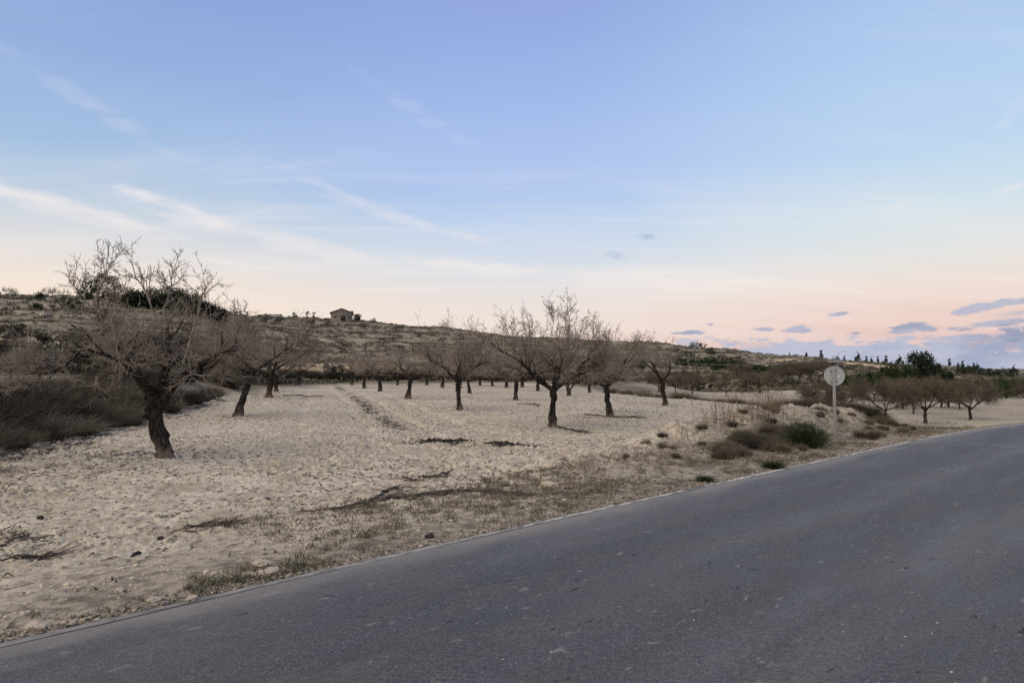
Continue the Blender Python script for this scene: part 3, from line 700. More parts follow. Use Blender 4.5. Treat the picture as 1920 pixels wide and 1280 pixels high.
# the gnarled tree nearest the shrub bank
tg = ([(.10,0,0),(.04,0,.2),(-.07,.02,.47),(-.19,.03,.85),(-.22,.02,1.2),(-.14,0,1.46)], [.19,.165,.165,.165,.17,.175])
lb = [([(-.2,0,1.22),(-.45,.05,1.66),(-.72,.1,2.04),(-1.01,.15,2.32),(-1.22,.2,2.72),(-1.41,.2,3.1),(-1.6,.25,3.45)], .125, .055),
      ([(-.95,.12,2.28),(-1.3,-.1,2.42),(-1.66,-.3,2.44),(-2.0,-.45,2.2),(-2.3,-.5,2.0)], .06, .02),
      ([(-.12,0,1.45),(.02,-.05,1.8),(.11,-.1,2.1),(.15,-.05,2.6),(.08,.05,3.05)], .115, .055),
      ([(-.08,0,1.22),(.20,-.1,1.58),(.46,-.15,1.84),(.85,-.2,1.86),(.97,-.2,2.15),(1.35,-.3,2.4),(1.9,-.4,2.5)], .13, .05),
      ([(.05,.1,1.75),(.4,.6,2.1),(.7,1.1,2.4),(1.2,1.5,2.6)], .07, .03),
      ([(-.15,-.05,1.5),(-.3,-.6,1.9),(-.5,-1.1,2.3),(-.9,-1.5,2.5)], .07, .03)]
ex = [([(.55,-.2,2.2),(.72,-.25,2.8),(.92,-.3,3.4),(1.02,-.3,3.95),(1.2,-.35,4.35)], .034, .009),
      ([(.15,0,2.6),(-.1,-.05,3.2),(-.35,-.1,3.9),(-.62,-.15,4.5),(-.72,-.15,4.85)], .032, .009),
      ([(.08,.05,3.0),(-.05,.1,3.6),(.1,.1,4.2),(.0,.1,4.75)], .03, .009),
      ([(-1.5,.2,3.3),(-1.75,.15,3.8),(-1.6,.1,4.3),(-1.45,.1,4.75)], .028, .009),
      ([(-1.41,.2,3.1),(-1.8,.1,3.6),(-1.95,0,3.95),(-2.1,0,4.2)], .024, .008),
      ([(1.3,-.3,2.4),(1.5,-.3,2.8),(1.75,-.35,3.1),(1.95,-.35,3.5)], .024, .008),
      ([(-.72,.1,2.1),(-1.1,-.3,2.6),(-1.0,-.4,3.3),(-.9,-.4,4.0)], .026, .008)]
LOC1 = at(303, 858)
ex = [([(x, y, z if z < 2.2 else 2.2+(z-2.2)*.9) for x, y, z in p_], a_, b_) for p_, a_, b_ in ex]
g1 = almond(12, trunk=tg, limbs=lb, extra=ex, crad=2.05, top=4.0, shoots=5, dens=.95)
t1 = build_tree(g1, 'gnarled bare almond tree with a bent hollow trunk beside the dry shrub thicket', UP, LOC1)
# the hollow at the foot of its trunk: bare pale wood in a dark rim
def hollow(root):
    rng = np.random.RandomState(3); ys = -0.215
    rim = [( -.02,.62),(.06,.60),(.115,.48),(.13,.33),(.10,.20),(.03,.16),(-.03,.22),(.02,.34),(-.04,.45)]
    g = Geo(); a_ = np.array([(.09+x*.5, ys+.06, .14+z*.6) for x, z in rim]); c_ = a_.mean(0)+[0, .05, 0]
    g.add(np.vstack([a_, c_]), None, [[i, (i+1) % len(a_), len(a_)] for i in range(len(a_))])
    obj('hollow', g.mesh('hollow', MATS['wood_cut']), root)
    g = Geo(); P = np.vstack([a_, a_[:1]])+[0, -0.004, 0]; g.tubes(P, np.full(len(P), .018)+rng.rand(len(P))*.014, 5)
    obj('hollow_rim', g.mesh('hollow_rim', MATS['bark']), root)
hollow(t1)
def place_top(px, py, top_py, G, label, group, **kw):
    loc = at(px, py); return build_tree(G, label, group, loc, **kw)
LB3 = [([(.08,0,1.4),(-.35,.1,1.8),(-.95,.2,2.2),(-1.25,.3,2.6),(-1.9,.3,2.9)], .09, .03), ([(.1,0,1.45),(.45,-.1,1.72),(.9,-.2,1.95),(1.1,-.2,2.4),(1.6,-.3,2.7)], .095, .035),
       ([(.1,0,1.45),(.0,-.5,1.72),(.1,-1.0,1.95),(.3,-1.5,2.5)], .08, .03), ([(.1,0,1.45),(.3,.5,1.9),(.5,1.0,2.4),(.6,1.5,2.8)], .08, .03), ([(.05,0,1.4),(-.5,-.45,1.72),(-.9,-.9,2.1),(-1.2,-1.3,2.5)], .075, .03), ([(.85,-.2,1.95),(1.4,.2,2.1),(2.0,.4,2.5)], .05, .025)]
EX3 = [([(.3,0,2.3),(.35,0,3.2),(.5,0,4.0),(.6,0,4.75)], .024, .008), ([(.0,.2,2.3),(-.1,.2,3.1),(.05,.2,3.9),(.1,.2,4.4)], .022, .008), ([(.8,-.2,2.2),(.95,-.2,3.1),(1.2,-.2,4.1)], .022, .008), ([(-.8,.2,2.3),(-.95,.2,3.1),(-.85,.2,3.9)], .022, .008), ([(1.3,-.2,2.6),(1.5,-.3,3.3),(1.6,-.3,3.9)], .02, .008), ([(-1.4,.3,2.7),(-1.5,.3,3.3),(-1.75,.3,3.8)], .02, .008), ([(.5,.8,2.3),(.7,.8,3.4),(.75,.8,4.3)], .022, .008)]
LB2 = [([(-.1,0,1.45),(-.5,.0,1.95),(-1.1,.1,2.5),(-1.7,.2,2.75)], .10, .035), ([(-.05,0,1.5),(.0,.1,2.0),(.05,.3,2.6),(.2,.5,3.2)], .09, .03), ([(-.02,0,1.45),(.35,-.1,1.9),(.9,-.2,2.4),(1.6,-.3,2.7)], .10, .035), ([(-.05,0,1.5),(-.1,-.7,2.0),(.1,-1.3,2.4)], .07, .03), ([(-.05,0,1.5),(.2,.8,2.0),(.5,1.5,2.5)], .07, .03)]
EX2 = [([(-.7,0,2.4),(-.75,0,3.4),(-.7,0,4.3),(-.72,0,5.0)], .02, .007), ([(.5,-.1,2.4),(.6,-.1,3.4),(.75,-.1,4.5)], .02, .007), ([(1.2,-.2,2.6),(1.3,-.2,3.4),(1.25,-.2,4.1)], .02, .007)]
near = [ # px, py, args, label
 (447,780, dict(seed=21, ht=1.75, crad=2.0, top=3.9, r0=.125, lean=(.32,.1), shoots=9), 'bare almond tree with a slim leaning trunk, nearest behind the gnarled hollow tree'),
 (862,768, dict(seed=33, ht=1.55, crad=2.6, top=5.1, r0=.17, lean=(-.05,0), limbs=LB2, extra=EX2, shoots=12), 'wide bare almond tree with bunches of tall upright shoots, beyond the dark leaf heaps'),
 (1035,800, dict(seed=45, ht=1.5, crad=2.5, top=4.6, r0=.16, lean=(.1,0), limbs=LB3, extra=EX3, shoots=20, dens=1.05), 'biggest bare almond tree, with a bowl-shaped fork and fallen prunings at its foot'),
 (1143,780, dict(seed=57, ht=1.6, crad=2.3, top=4.5, r0=.15, lean=(-.12,.1), nl=4, shoots=14), 'bare almond tree with a dark thick fork, sign-side neighbour of the biggest tree'),
 (1247,760, dict(seed=66, ht=1.7, crad=2.0, top=4.4, r0=.15, lean=(-.2,0), nl=3, dens=.75, shoots=9), 'sparse bare almond tree with one low limb and a scarred trunk'),
 (967,750, dict(seed=71, ht=1.5, crad=2.3, top=4.6, r0=.14, lean=(.05,0), shoots=14, detail=.8), 'bare almond tree with a short upright trunk just behind the biggest tree'),
 (765,747, dict(seed=83, ht=1.5, crad=2.5, top=4.2, r0=.15, lean=(.08,0), shoots=10, detail=.8), 'bare almond tree with a bowed trunk closest to the wheel track in its second row'),
 (505,745, dict(seed=91, ht=1.6, crad=2.3, top=4.0, r0=.16, lean=(.1,0), shoots=8, detail=.8), 'bare almond tree with pale dead suckers hanging round its curved trunk'),
 (519,734, dict(seed=97, ht=1.5, crad=2.3, top=4.0, r0=.17, lean=(.02,0), shoots=8, detail=.7), 'bare almond tree with a straight brown trunk close behind the tree with pale suckers'),
 (1068,742, dict(seed=103, ht=1.6, crad=2.1, top=4.2, r0=.15, lean=(-.25,0), shoots=8, detail=.7), 'bare almond tree whose slanting trunk shows beneath the biggest tree'),
]
tops = [588, 592, 555, 612, 622, 625, 640, 625, 640, 640]
for (px_, py_, kw, lab), tp_ in zip(near, tops):
    G_ = almond(**kw); L_ = at(px_, py_); f_ = fit(G_, L_, py_, tp_); wd_ = 1.0 if 'limbs' in kw else 1.45 if px_ in (447, 505, 765) else 1.28; build_tree(G_, lab, UP, L_, 0.0, (f_*wd_, f_*wd_, f_))
farG = [almond(seed=201, ht=1.4, crad=2.3, top=4.3, r0=.15, nl=4, shoots=10, detail=.55, dens=.95), almond(seed=207, ht=1.5, crad=2.4, top=4.2, r0=.15, lean=(.15,0), nl=4, shoots=10, detail=.55, dens=.95), almond(seed=213, ht=1.3, crad=2.2, top=4.4, r0=.14, lean=(-.1,0), nl=4, shoots=14, detail=.55, dens=.95)]
protos = []
far_spots = [(712,734,'bare almond tree in the back rows, second from the wheel track'),(683,727,'smaller bare almond tree at the back corner nearest the wheel track'),(880,737,'bare almond tree with a thin trunk beside the wide tree with tall shoots'),
 (950,727,None),(830,727,None),(923,724,None),(1008,733,None),(800,722,None),(745,722,None),(660,722,None),(860,724,None),(900,722,None),(980,726,None),(1040,730,None),(1105,736,'bare almond tree far behind the tree with the dark thick fork'),(560,722,None)]
for i, (px_, py_, lab) in enumerate(far_spots):
    lab = lab or 'bare almond tree in the farthest rows, %s' % ('towards the gnarled tree side' if px_ < 700 else 'behind the bowed-trunk tree' if px_ < 815 else 'behind the tree with tall shoots' if px_ < 940 else 'behind the biggest tree')
    loc = at(px_, py_); k = i % 3
    if i < 3: protos.append(build_tree(farG[k], lab, UP, loc, rz=0.0, scale=tuple(fit(farG[k], loc, py_, 646)*np.array([1.3, 1.3, 1])), simple_=True))
    else: dup(protos[k], loc, i*1.3, tuple(fit(farG[k], loc, py_, 650+4*(i % 3))*np.array([1.3, 1.3, 1])), lab, UP)
LOW = 'almond trees in the lower orchard'
lowG = [almond(seed=301, ht=1.25, crad=2.6, top=3.6, r0=.16, nl=5, shoots=0, flat=.5, detail=.85, dens=1.4), almond(seed=307, ht=1.2, crad=2.6, top=3.5, r0=.15, nl=5, shoots=0, flat=.5, detail=.85, dens=1.4), almond(seed=311, ht=1.1, crad=2.5, top=3.4, r0=.10, nl=4, shoots=0, flat=.6, detail=.85, dens=1.4)]
lowspots = [ # px, py, proto, rz, scale, label, leaf
 (1735,793,0,0.0,1.0,'almond tree with the broadest, faintly green crown in the roadside row'),
 (1820,787,1,0.0,0.95,'brown-crowned almond tree last in the row along the road'),
 (1660,795,2,0.4,0.85,'young almond tree with a thin straight trunk, nearest the road sign in the roadside row'),
]
lp = []
for px_, py_, k, rz, s_, lab in lowspots:
    L_ = at(px_, py_); lp.append(build_tree(lowG[k], lab, LOW, L_, rz, fit(lowG[k], L_, py_, (703, 706, 704)[k]), twig='dusky_twig', pale='dusky_twig', leaf=0.55 if k == 0 else None))
more = [(1692,767,1,'almond tree trunk row behind the young thin-trunked tree'),(1712,776,2,'small almond tree between the young tree and the broadest one'),(1765,764,1,None),(1779,764,1,None),(1800,768,2,'almond tree just behind the last tree of the row along the road'),
        (1640,752,1,None),(1690,752,2,None),(1740,752,1,None),((1553,44),0,1,'almond tree with a pale dead limb behind the round road sign'),((1584,47),0,2,'small almond tree with a crooked trunk showing past the signpost'),
        (1925,760,1,'almond tree beyond the orchard corner where the road leaves')]
for i, (px_, py_, k, lab) in enumerate(more):
    L_ = at(px_, py_) if py_ else at_d(*px_); s_ = fit(lowG[k], L_, py_, 706+2*(i % 3)) if py_ else 2.75/lowG[k]['H']
    dup(lp[k], L_, 1.1+i*0.9, s_, lab or 'brown almond tree in the back rows of the lower orchard, %s' % ('behind the thin-trunked tree' if px_ < 1700 else 'behind the broadest crown'), LOW)
MID = 'almond trees below the terraced slope'
mid_spots = [(1425,737,0,1.25,'broad low almond tree with its crown brushing the ground below the slope'),(1298,738,1,.9,None),(1362,744,2,.8,'lopsided little almond tree at the shrub strip'),(1350,731,1,.85,None),(1266,738,2,.9,None),(1320,733,1,.9,None),(1500,716,1,.95,None),(1480,719,2,.95,None),(1470,722,1,.9,None),(1520,712,1,.9,None),(1390,722,2,1.0,None),(1285,728,2,.9,None),(1235,735,1,.9,None),(1545,708,2,.9,None)]
for i, (px_, py_, k, s_, lab) in enumerate(mid_spots):
    L_ = at(px_, py_); f_ = fit(lowG[k or 1], L_, py_, py_-40+10*(.9-s_)*4 if i else 690); dup(lp[k] if k else lp[1], L_, 0.7+i*1.7, f_ if i else (f_*1.35, f_*1.35, f_), lab or 'brown almond tree below the terraced slope, %s' % ('by the sparse scarred tree' if px_ < 1310 else 'beside the broad low tree' if px_ < 1460 else 'in the row climbing towards the signpost'), MID)
# two pale bare trees behind the shrub bank
for px_, d_, lab in ((22, 44, 'pale bare tree with forking limbs on the terrace behind the shrub thicket'), (76, 40, 'low pale bare tree with spreading limbs behind the thicket, nearer the gnarled almond')):
    r_ = build_tree(almond(seed=400+px_, ht=.5, crad=1.9, top=3.2, r0=.09, nl=4, shoots=4, detail=.6, dens=.7), lab, None, at_d(px_, d_), twig='twig', simple_=True)
    r_.children[0].data.materials[0] = MATS['pale_twig']

# ================================================================== SHRUBS
def dry_shrub_geo(seed, n, rx, ry, h, wid=0.006, spread=0.9, curl=0.12):
    rng = np.random.RandomState(seed); g = Geo()
    nc = 7; cx = rng.randn(nc, 2)*np.array([rx, ry])*0.55; ch = rng.uniform(0.5, 1.15, nc)
    k = rng.randint(0, nc, n); p = np.zeros((n, 3)); p[:, :2] = cx[k]+rng.randn(n, 2)*0.10*np.array([rx, ry])
    d_ = np.stack([rng.randn(n)*spread*0.55, rng.randn(n)*spread*0.55, np.ones(n)], 1); d_[:, :2] += (p[:, :2]/np.array([rx, ry]))*0.30*spread+(p[:, :2]-cx[k])*3.2
    L = h*ch[k]*rng.uniform(0.45, 1.05, n); N = 5
    P = grow(p, d_, L, N, curl, -0.09, rng); P[:, 0, 2] -= 0.1
    W = unit(np.cross(rng.randn(n, 3), unit(P[:, -1]-P[:, 0])))[:, None]*(wid*rng.uniform(0.6, 1.4, n))[:, None, None]*np.linspace(1, 0.25, N)[None, :, None]
    V = np.stack([P-W, P+W], 2); idx = np.arange(n*N*2).reshape(n, N, 2)
    g.add(V.reshape(-1, 3), np.stack([idx[:, :-1, 0], idx[:, :-1, 1], idx[:, 1:, 1], idx[:, 1:, 0]], -1).reshape(-1, 4))
    # fine side twigs
    s_ = rng.rand(n) < 0.6; Pp = P[s_]; p2, d2, _ = spawn(Pp, np.ones(Pp.shape[:2]), 2, 0.4, 1.0, 0.3, 0.8, rng, 0.3)
    m = len(p2); Q2 = grow(p2, d2, rng.uniform(0.12, 0.3, m)*h, 3, curl, 0, rng)
    W = unit(np.cross(rng.randn(m, 3), d2))[:, None]*wid*0.6*np.array([1, .8, .3])[None, :, None]
    V = np.stack([Q2-W, Q2+W], 2); idx = np.arange(m*6).reshape(m, 3, 2)
    g.add(V.reshape(-1, 3), np.stack([idx[:, :-1, 0], idx[:, :-1, 1], idx[:, 1:, 1], idx[:, 1:, 0]], -1).reshape(-1, 4))
    return g
SH = [dry_shrub_geo(500+i, 2100, 1.0, 0.9, 1.45).mesh('stems', MATS[('dry_stem', 'dark_stem', 'dry_stem', 'grey_stem')[i]]) for i in range(4)]
def shrub(name, me, loc, rz, s_, label, cat, group):
    o = obj(name, me, None, loc); o.rotation_euler = (0, 0, rz); o.scale = s_ if isinstance(s_, tuple) else (s_,)*3
    return tag(o, label, cat, group)
rng = np.random.RandomState(77)
TH_G = 'dry shrubs thick along the gnarled tree side of the field'
for i in range(80):
    y_ = rng.uniform(11, 60)**1.0; y_ = 11+49*rng.rand()**1.5
    off = rng.choice([0.5, 1.5, 2.6, 3.7])+rng.uniform(-.3, .3)
    x_ = np.interp(y_, _Ly, _Lx)-off
    s_ = rng.uniform(0.55, 1.1)*(0.8 if off < 1 else 1.0)
    shrub('dry_shrub', SH[(0, 1, 2, 3, 0, 2, 3)[i % 7]], (x_, y_, gz(x_, y_)), rng.uniform(0, 6.28), (s_*1.15, s_*1.15, s_*rng.uniform(0.6, 0.88)), '%s dry shrub %s, %s' % (('feathery brown', 'dark brown', 'tawny', 'grey')[(0, 1, 2, 3, 0, 2, 3)[i % 7]], 'fringing the bare soil' if off < 1 else 'inside the thicket' if off < 3 else 'deep in the thicket', 'closest to the road' if y_ < 15 else 'level with the gnarled tree' if y_ < 21 else 'between the two nearest trees' if y_ < 32 else 'beyond the slim leaning tree'), 'shrub', TH_G)
# dark bushes across the far end of the field
for i, px_ in enumerate([540,556,572,590,628,644,660,678,700,722,745,770,795,820,850,880,905,935,965,990,1020,1050,1080,1105,1130]):
    d_ = 97+rng.uniform(-1.5, 2.5); p_ = at_d(px_, d_); s_ = rng.uniform(0.8, 1.05)
    shrub('dark_bush', SH[1], p_, rng.uniform(0, 6.28), (s_*1.25, s_*1.2, s_*rng.uniform(0.75, 1.0)), 'dark bush at the far field end, %s' % ('behind the tree with pale suckers' if px_ < 600 else 'behind the dark wheel-track strip' if px_ < 690 else 'behind the tree with the bowed trunk' if px_ < 810 else 'behind the wide tree with tall shoots' if px_ < 940 else 'behind the biggest almond tree'), 'bush', 'dark bushes along the far end of the field')
# shrub strip at the terrace edge, upper field to lower orchard
for i in range(40):
    y_ = 33+30*(i/39)+rng.uniform(-.6, .6); x_ = np.interp(y_, _Ey, _Ex)+rng.choice([0.3, 1.6, 3.0, 4.5])+rng.uniform(-.5, .5); s_ = rng.uniform(0.32, 0.75)
    shrub('dry_shrub', SH[(0, 3, 3, 2, 1)[i % 5]], (x_, y_, gz(x_, y_)), rng.uniform(0, 6.28), (s_*1.15, s_*1.15, s_*0.8), '%s low dry shrub in the strip at the field edge, %s' % (('brown', 'grey', 'grey', 'tawny', 'dark')[i % 5], 'just past the mound' if y_ < 40 else 'near the scarred tree' if y_ < 52 else 'at its far end'), 'shrub', 'dry shrubs along the terrace edge')
# shrubs on the shaded flank of the mound, behind the sign
for i in range(9):
    px_ = 1590+i*8.5; d_ = 27-0.35*i; p_ = at_d(px_, d_); s_ = rng.uniform(0.22, 0.30)
    shrub('dry_shrub', SH[(1, 0, 2)[i % 3]], p_, rng.uniform(0, 6.28), (s_*1.2, s_*1.2, s_), 'low %s shrub on the flank of the mound behind the road sign, %s' % (('dark', 'brown', 'tawny')[i % 3], 'upper part' if i < 3 else 'middle' if i < 6 else 'lowest part'), 'shrub', 'low shrubs on the flank of the mound')
for i in range(46):
    t__ = rng.uniform(5, 23); n__ = rng.uniform(.9, 4.2); x_, y_ = P0+DR*t__+NR*n__; s_ = rng.uniform(0.06, 0.11)+.07*rng.rand()*smooth(8, 14, t__)
    shrub('dry_tuft', SH[(3, 0, 2, 3, 1)[i % 5]], (x_, y_, gz(x_, y_)), rng.uniform(0, 6.28), (s_*.95, s_*.95, s_*1.25), '%s dry tuft on the roadside bank, %s' % (('grey', 'brown', 'tawny', 'grey', 'dark')[i % 5], 'near the asphalt' if n__ < 2 else 'halfway up' if n__ < 3.2 else 'along its top'), 'dry plant', 'dry tufts on the roadside bank')
for i in range(22):
    px_ = rng.uniform(1345, 1500); py_ = 868-(px_-1345)*.20-rng.uniform(0, 38); s_ = rng.uniform(0.10, 0.19)
    shrub('dry_tuft', SH[(3, 0, 3, 2)[i % 4]], at(px_, py_), rng.uniform(0, 6.28), (s_*1.0, s_*1.0, s_*1.2), '%s little tuft among the shrubs by the green rush clump' % ('grey', 'brown', 'grey-brown', 'tawny')[i % 4], 'dry plant', 'dry tufts on the roadside bank')
for px_, py_, s_, lab in ((1415,838,.30,'brown dry shrub low on the bank, next to the green rush clump'),(1390,826,.22,'small withered shrub at the road foot of the bank'),(1462,848,.24,'dead brown tuft between the green rush clump and the road'),(1620,822,.22,'small olive shrub at the foot of the round road sign'),(1445,812,.25,'small brown tuft above the green rush clump on the mound')):
    shrub('dry_shrub', SH[2 if px_ != 1415 else 1], at(px_, py_), px_*.1, (s_*1.2, s_*1.2, s_), lab, 'shrub', None)
for i in range(16):
    px_ = 1425+i*9+rng.uniform(-3, 3); p_ = at_d(px_, 31-0.22*i+rng.uniform(-.7, .7)); s_ = rng.uniform(0.32, 0.55)
    shrub('dry_shrub', SH[(0, 2, 3, 1)[i % 4]], p_, rng.uniform(0, 6.28), (s_*1.4, s_*1.4, s_), '%s dry shrub in the tangle behind the mound crest, %s' % (('brown', 'tawny', 'grey', 'dark')[i % 4], 'by the straw thicket' if i < 5 else 'towards the road sign' if i > 10 else 'above the rush clump'), 'shrub', 'dry shrubs behind the crest of the mound')
# the green rush clump on the bank
g = Geo(); rng2 = np.random.RandomState(9); n = 1500
p = np.stack([rng2.randn(n)*.13, rng2.randn(n)*.13, np.zeros(n)-.03], 1); d_ = np.stack([p[:,0]*4.0+rng2.randn(n)*.22, p[:,1]*4.0+rng2.randn(n)*.22, np.ones(n)], 1)
P = grow(p, d_, rng2.uniform(.3, .78, n), 5, .07, -.10, rng2)
W = unit(np.cross(rng2.randn(n, 3), d_))[:, None]*.006*np.array([1, 1, .9, .7, .2])[None, :, None]
V_ = np.stack([P-W, P+W], 2); ii = np.arange(n*10).reshape(n, 5, 2)
g.add(V_.reshape(-1, 3), np.stack([ii[:, :-1, 0], ii[:, :-1, 1], ii[:, 1:, 1], ii[:, 1:, 0]], -1).reshape(-1, 4))
RUSH = g.mesh('blades', MATS['rush_leaf'])
p_ = at(1512, 838); o = obj('rush_clump', RUSH, None, p_); o.scale = (.82, .82, 1.05); tag(o, 'round dark green rush clump on the bank below the mound', 'plant')
for px_, py_, s_, lab in ((1450, 878, .25, 'small green weed tuft at the asphalt edge below the rush clump'), (1322, 903, .17, 'small green grass tuft at the asphalt edge')):
    o = obj('weed_tuft', RUSH, None, at(px_, py_)); o.scale = (s_*1.5, s_*1.5, s_); tag(o, lab, 'plant')
# tall straw stalks on the bank
def stalks(seed, n, h, sp):
    rng = np.random.RandomState(seed); g = Geo()
    p = np.stack([rng.randn(n)*sp, rng.randn(n)*sp, np.zeros(n)-.05], 1); d_ = np.stack([rng.randn(n)*.12, rng.randn(n)*.12, np.ones(n)], 1)
    P = grow(p, d_, h*rng.uniform(.5, 1.05, n), 6, .06, .0, rng); R = taper(.008, .003, n, 6); g.tubes(P, R, 3)
    p, d_, r = spawn(P, R, 5, .35, 1, .3, .9, rng, .4); g.tubes(grow(p, d_, rng.uniform(.08, .3, len(p)), 3, .2, .08, rng), taper(.004, .0022, len(p), 3), 3)
    return g.mesh('stems', MATS['straw'])
ST = [stalks(1, 16, 1.1, .22), stalks(2, 9, .75, .18), stalks(3, 30, 1.5, .45)]
for i, (px_, py_, k, s_, lab) in enumerate([(1342,805,1,1.1,'thin dry straw stalks standing at the field rim nearest the big almond trees'),(1352,798,0,.8,'dry straw stalks with two tall stems at the field rim'),(1402,787,2,1.0,'tall thicket of straw-coloured stalks on top of the bank'),(1430,790,0,1.0,'short straw clump next to the tall straw thicket, mound side'),(1375,800,1,.9,'sparse straw stalks between the tall thicket and the thin stalks'),(1288,822,1,.7,'small bent straw stems alone on the pale field before the bank'),(1460,783,1,1.0,'straw tuft on the crest where the mound begins')]):
    o = obj('straw_stalks', ST[k], None, at(px_, py_)); o.scale = (s_,)*3; o.rotation_euler = (0, 0, i*1.1); tag(o, lab, 'dry plant', 'straw stalks along the bank')
# pale suckers at the foot of one almond tree
o = obj('tree_suckers', stalks(8, 26, .8, .5), None, at(497, 751)); tag(o, 'pale dead suckers sprouting on the ground by a curved almond trunk', 'dry plant')

# ================================================================== FOLIAGE TREES AND BUSHES
def foliage(seed, blobs, n, leaf, thin=0.55):
    """leaf quads gathered in clumps inside a set of ellipsoids (x,y,z,rx,ry,rz)"""
    rng = np.random.RandomState(seed); g = Geo(); bl = np.array(blobs, float)
    vol = bl[:, 3]*bl[:, 4]+bl[:, 4]*bl[:, 5]; k = rng.choice(len(bl), n, p=vol/vol.sum())
    ncl = max(8, n//15); kc = rng.choice(len(bl), ncl, p=vol/vol.sum()); dcl = unit(rng.randn(ncl, 3))
    cl = bl[kc, :3]+dcl*bl[kc, 3:]*rng.uniform(0.55, 1.0, ncl)[:, None]
    ci_ = rng.randint(0, ncl, n); sz = bl[kc[ci_], 3:].min(1)
    C = cl[ci_]+rng.randn(n, 3)*(0.20*sz)[:, None]
    U = unit(rng.randn(n, 3))*leaf*rng.uniform(0.6, 1.3, n)[:, None]; Wd = unit(np.cross(U, rng.randn(n, 3)))*leaf*thin*rng.uniform(0.6, 1.2, n)[:, None]
    g.quads(C, U, Wd); return g
def leafy(name, label, cat, loc, blobs, n, leaf, mat, seed, trunk_h, trunk_r, group=None, rz=0.0, scale=1.0):
    root = thing(name, label, cat, loc, rz, group, scale)
    g = Geo(); rng = np.random.RandomState(seed); P = np.array([[0,0,-.3],[rng.randn()*.06*trunk_h,0,trunk_h*.5],[rng.randn()*.08*trunk_h,0,trunk_h]])
    g.tubes(P, np.array([trunk_r*1.2, trunk_r, trunk_r*.6]), 7)
    for q in range(5):
        b_ = blobs[q % len(blobs)]; e_ = np.array(b_[:3])+rng.randn(3)*np.array(b_[3:])*.4; s0 = P[1]+(P[2]-P[1])*rng.rand()
        g.tubes(np.array([s0, (s0+e_)/2+[0,0,-.1], e_]), np.array([trunk_r*.5, trunk_r*.35, trunk_r*.15]), 5)
    obj('trunk', g.mesh('trunk', MATS['bark'], True), root)
    obj('crown', foliage(seed, blobs, n, leaf).mesh('crown', MATS[mat]), root)['kind'] = 'stuff'
    return root
# tall open pine behind the gnarled tree, on the skyline
leafy('pine_tree', 'tall open-crowned dark pine on the skyline, seen through the gnarled almond', 'tree', at_d(182, 172), [(-2,0,6,2.2,2,1.6),(1.5,.5,7.4,2.4,2,1.6),(3.6,0,5.4,1.7,1.6,1.4),(0,0,4.2,3,2.4,1.6),(-3.2,0,4,1.6,1.5,1.2),(2.6,0,3.0,2,1.8,1.2)], 3600, .24, 'pine_leaf', 41, 5.0, .22, scale=1.12)
# dense pine wood on the hill shoulder
PW = 'pines in the dense clump on the hill shoulder'
for i, (px_, d_, s_, h_) in enumerate([(232,205,3.4,4.2),(252,203,3.2,4.6),(275,206,3.6,5.0),(300,204,3.8,5.6),(322,207,4.0,6.4),(345,205,3.9,6.4),(365,206,3.6,5.4),(390,208,3.2,4.2),(410,212,2.8,3.4)]):
    leafy('pine_tree', 'dark rounded pine in the clump on the hill shoulder, %s' % ('near the tall open pine' if i < 3 else 'at its crown' if i < 6 else 'at its end towards the cypress'), 'tree', at_d(px_, d_), [(0,0,h_*.62,s_*.9,s_*.9,h_*.42),(-s_*.4,0,h_*.4,s_*.7,s_*.7,h_*.33),(s_*.45,.3,h_*.45,s_*.7,s_*.7,h_*.34)], 2000, .30, 'pine_leaf', 60+i, h_*.5, .2, PW, scale=1.22)
leafy('pine_tree', 'single round dark tree between the pine clump and the pointed cypress', 'tree', at_d(435, 226), [(0,0,2.3,2.4,2.2,2.0),(.5,0,1.5,2.3,2,1.4)], 900, .22, 'pine_leaf', 75, 1.5, .18)
leafy('cypress_tree', 'small pointed dark cypress on the hilltop', 'tree', at_d(462, 240), [(0,0,1.2,1.15,1.1,1.3),(0,0,2.6,.85,.8,1.3),(0,0,4.0,.5,.5,1.2)], 700, .18, 'pine_leaf', 76, 2.5, .12)
# small trees near the farmhouse
for px_, d_, bl, n, lab, m_ in [(551,322,[(0,0,1.7,1.5,1.3,1.4)],260,'small round dark tree on the ridge, farther from the farmhouse','pine_leaf'),(575,324,[(-.9,0,3,1.3,1.2,.9),(.9,0,3.1,1.3,1.2,.9)],160,'thin open tree on the ridge between two dark ones','scrub_leaf'),(588,324,[(0,0,1.4,.8,.7,.9),(0,0,2.8,.7,.7,.7)],190,'small dark two-tiered tree on the ridge close to the farmhouse','pine_leaf'),
    (657,331,[(0,0,3.2,1.2,1.2,1.1),(.8,0,4.2,1.2,1.1,.8),(-.5,0,1.5,1,1,1)],330,'dark ragged tree against the farmhouse wall','pine_leaf'),(670,331,[(0,0,1.9,1.9,1.8,1.7),(0,0,1.7,1.2,1.2,1.3)],1100,'round dark green tree just past the farmhouse','olive_leaf'),(699,333,[(0,0,1.2,1.2,1.1,1.2)],200,'little dark tree alone on the ridge past the farmhouse','pine_leaf')]:
    leafy('tree', lab, 'tree', at_d(px_, d_), bl, n, .26, m_, int(px_), 1.6, .14)
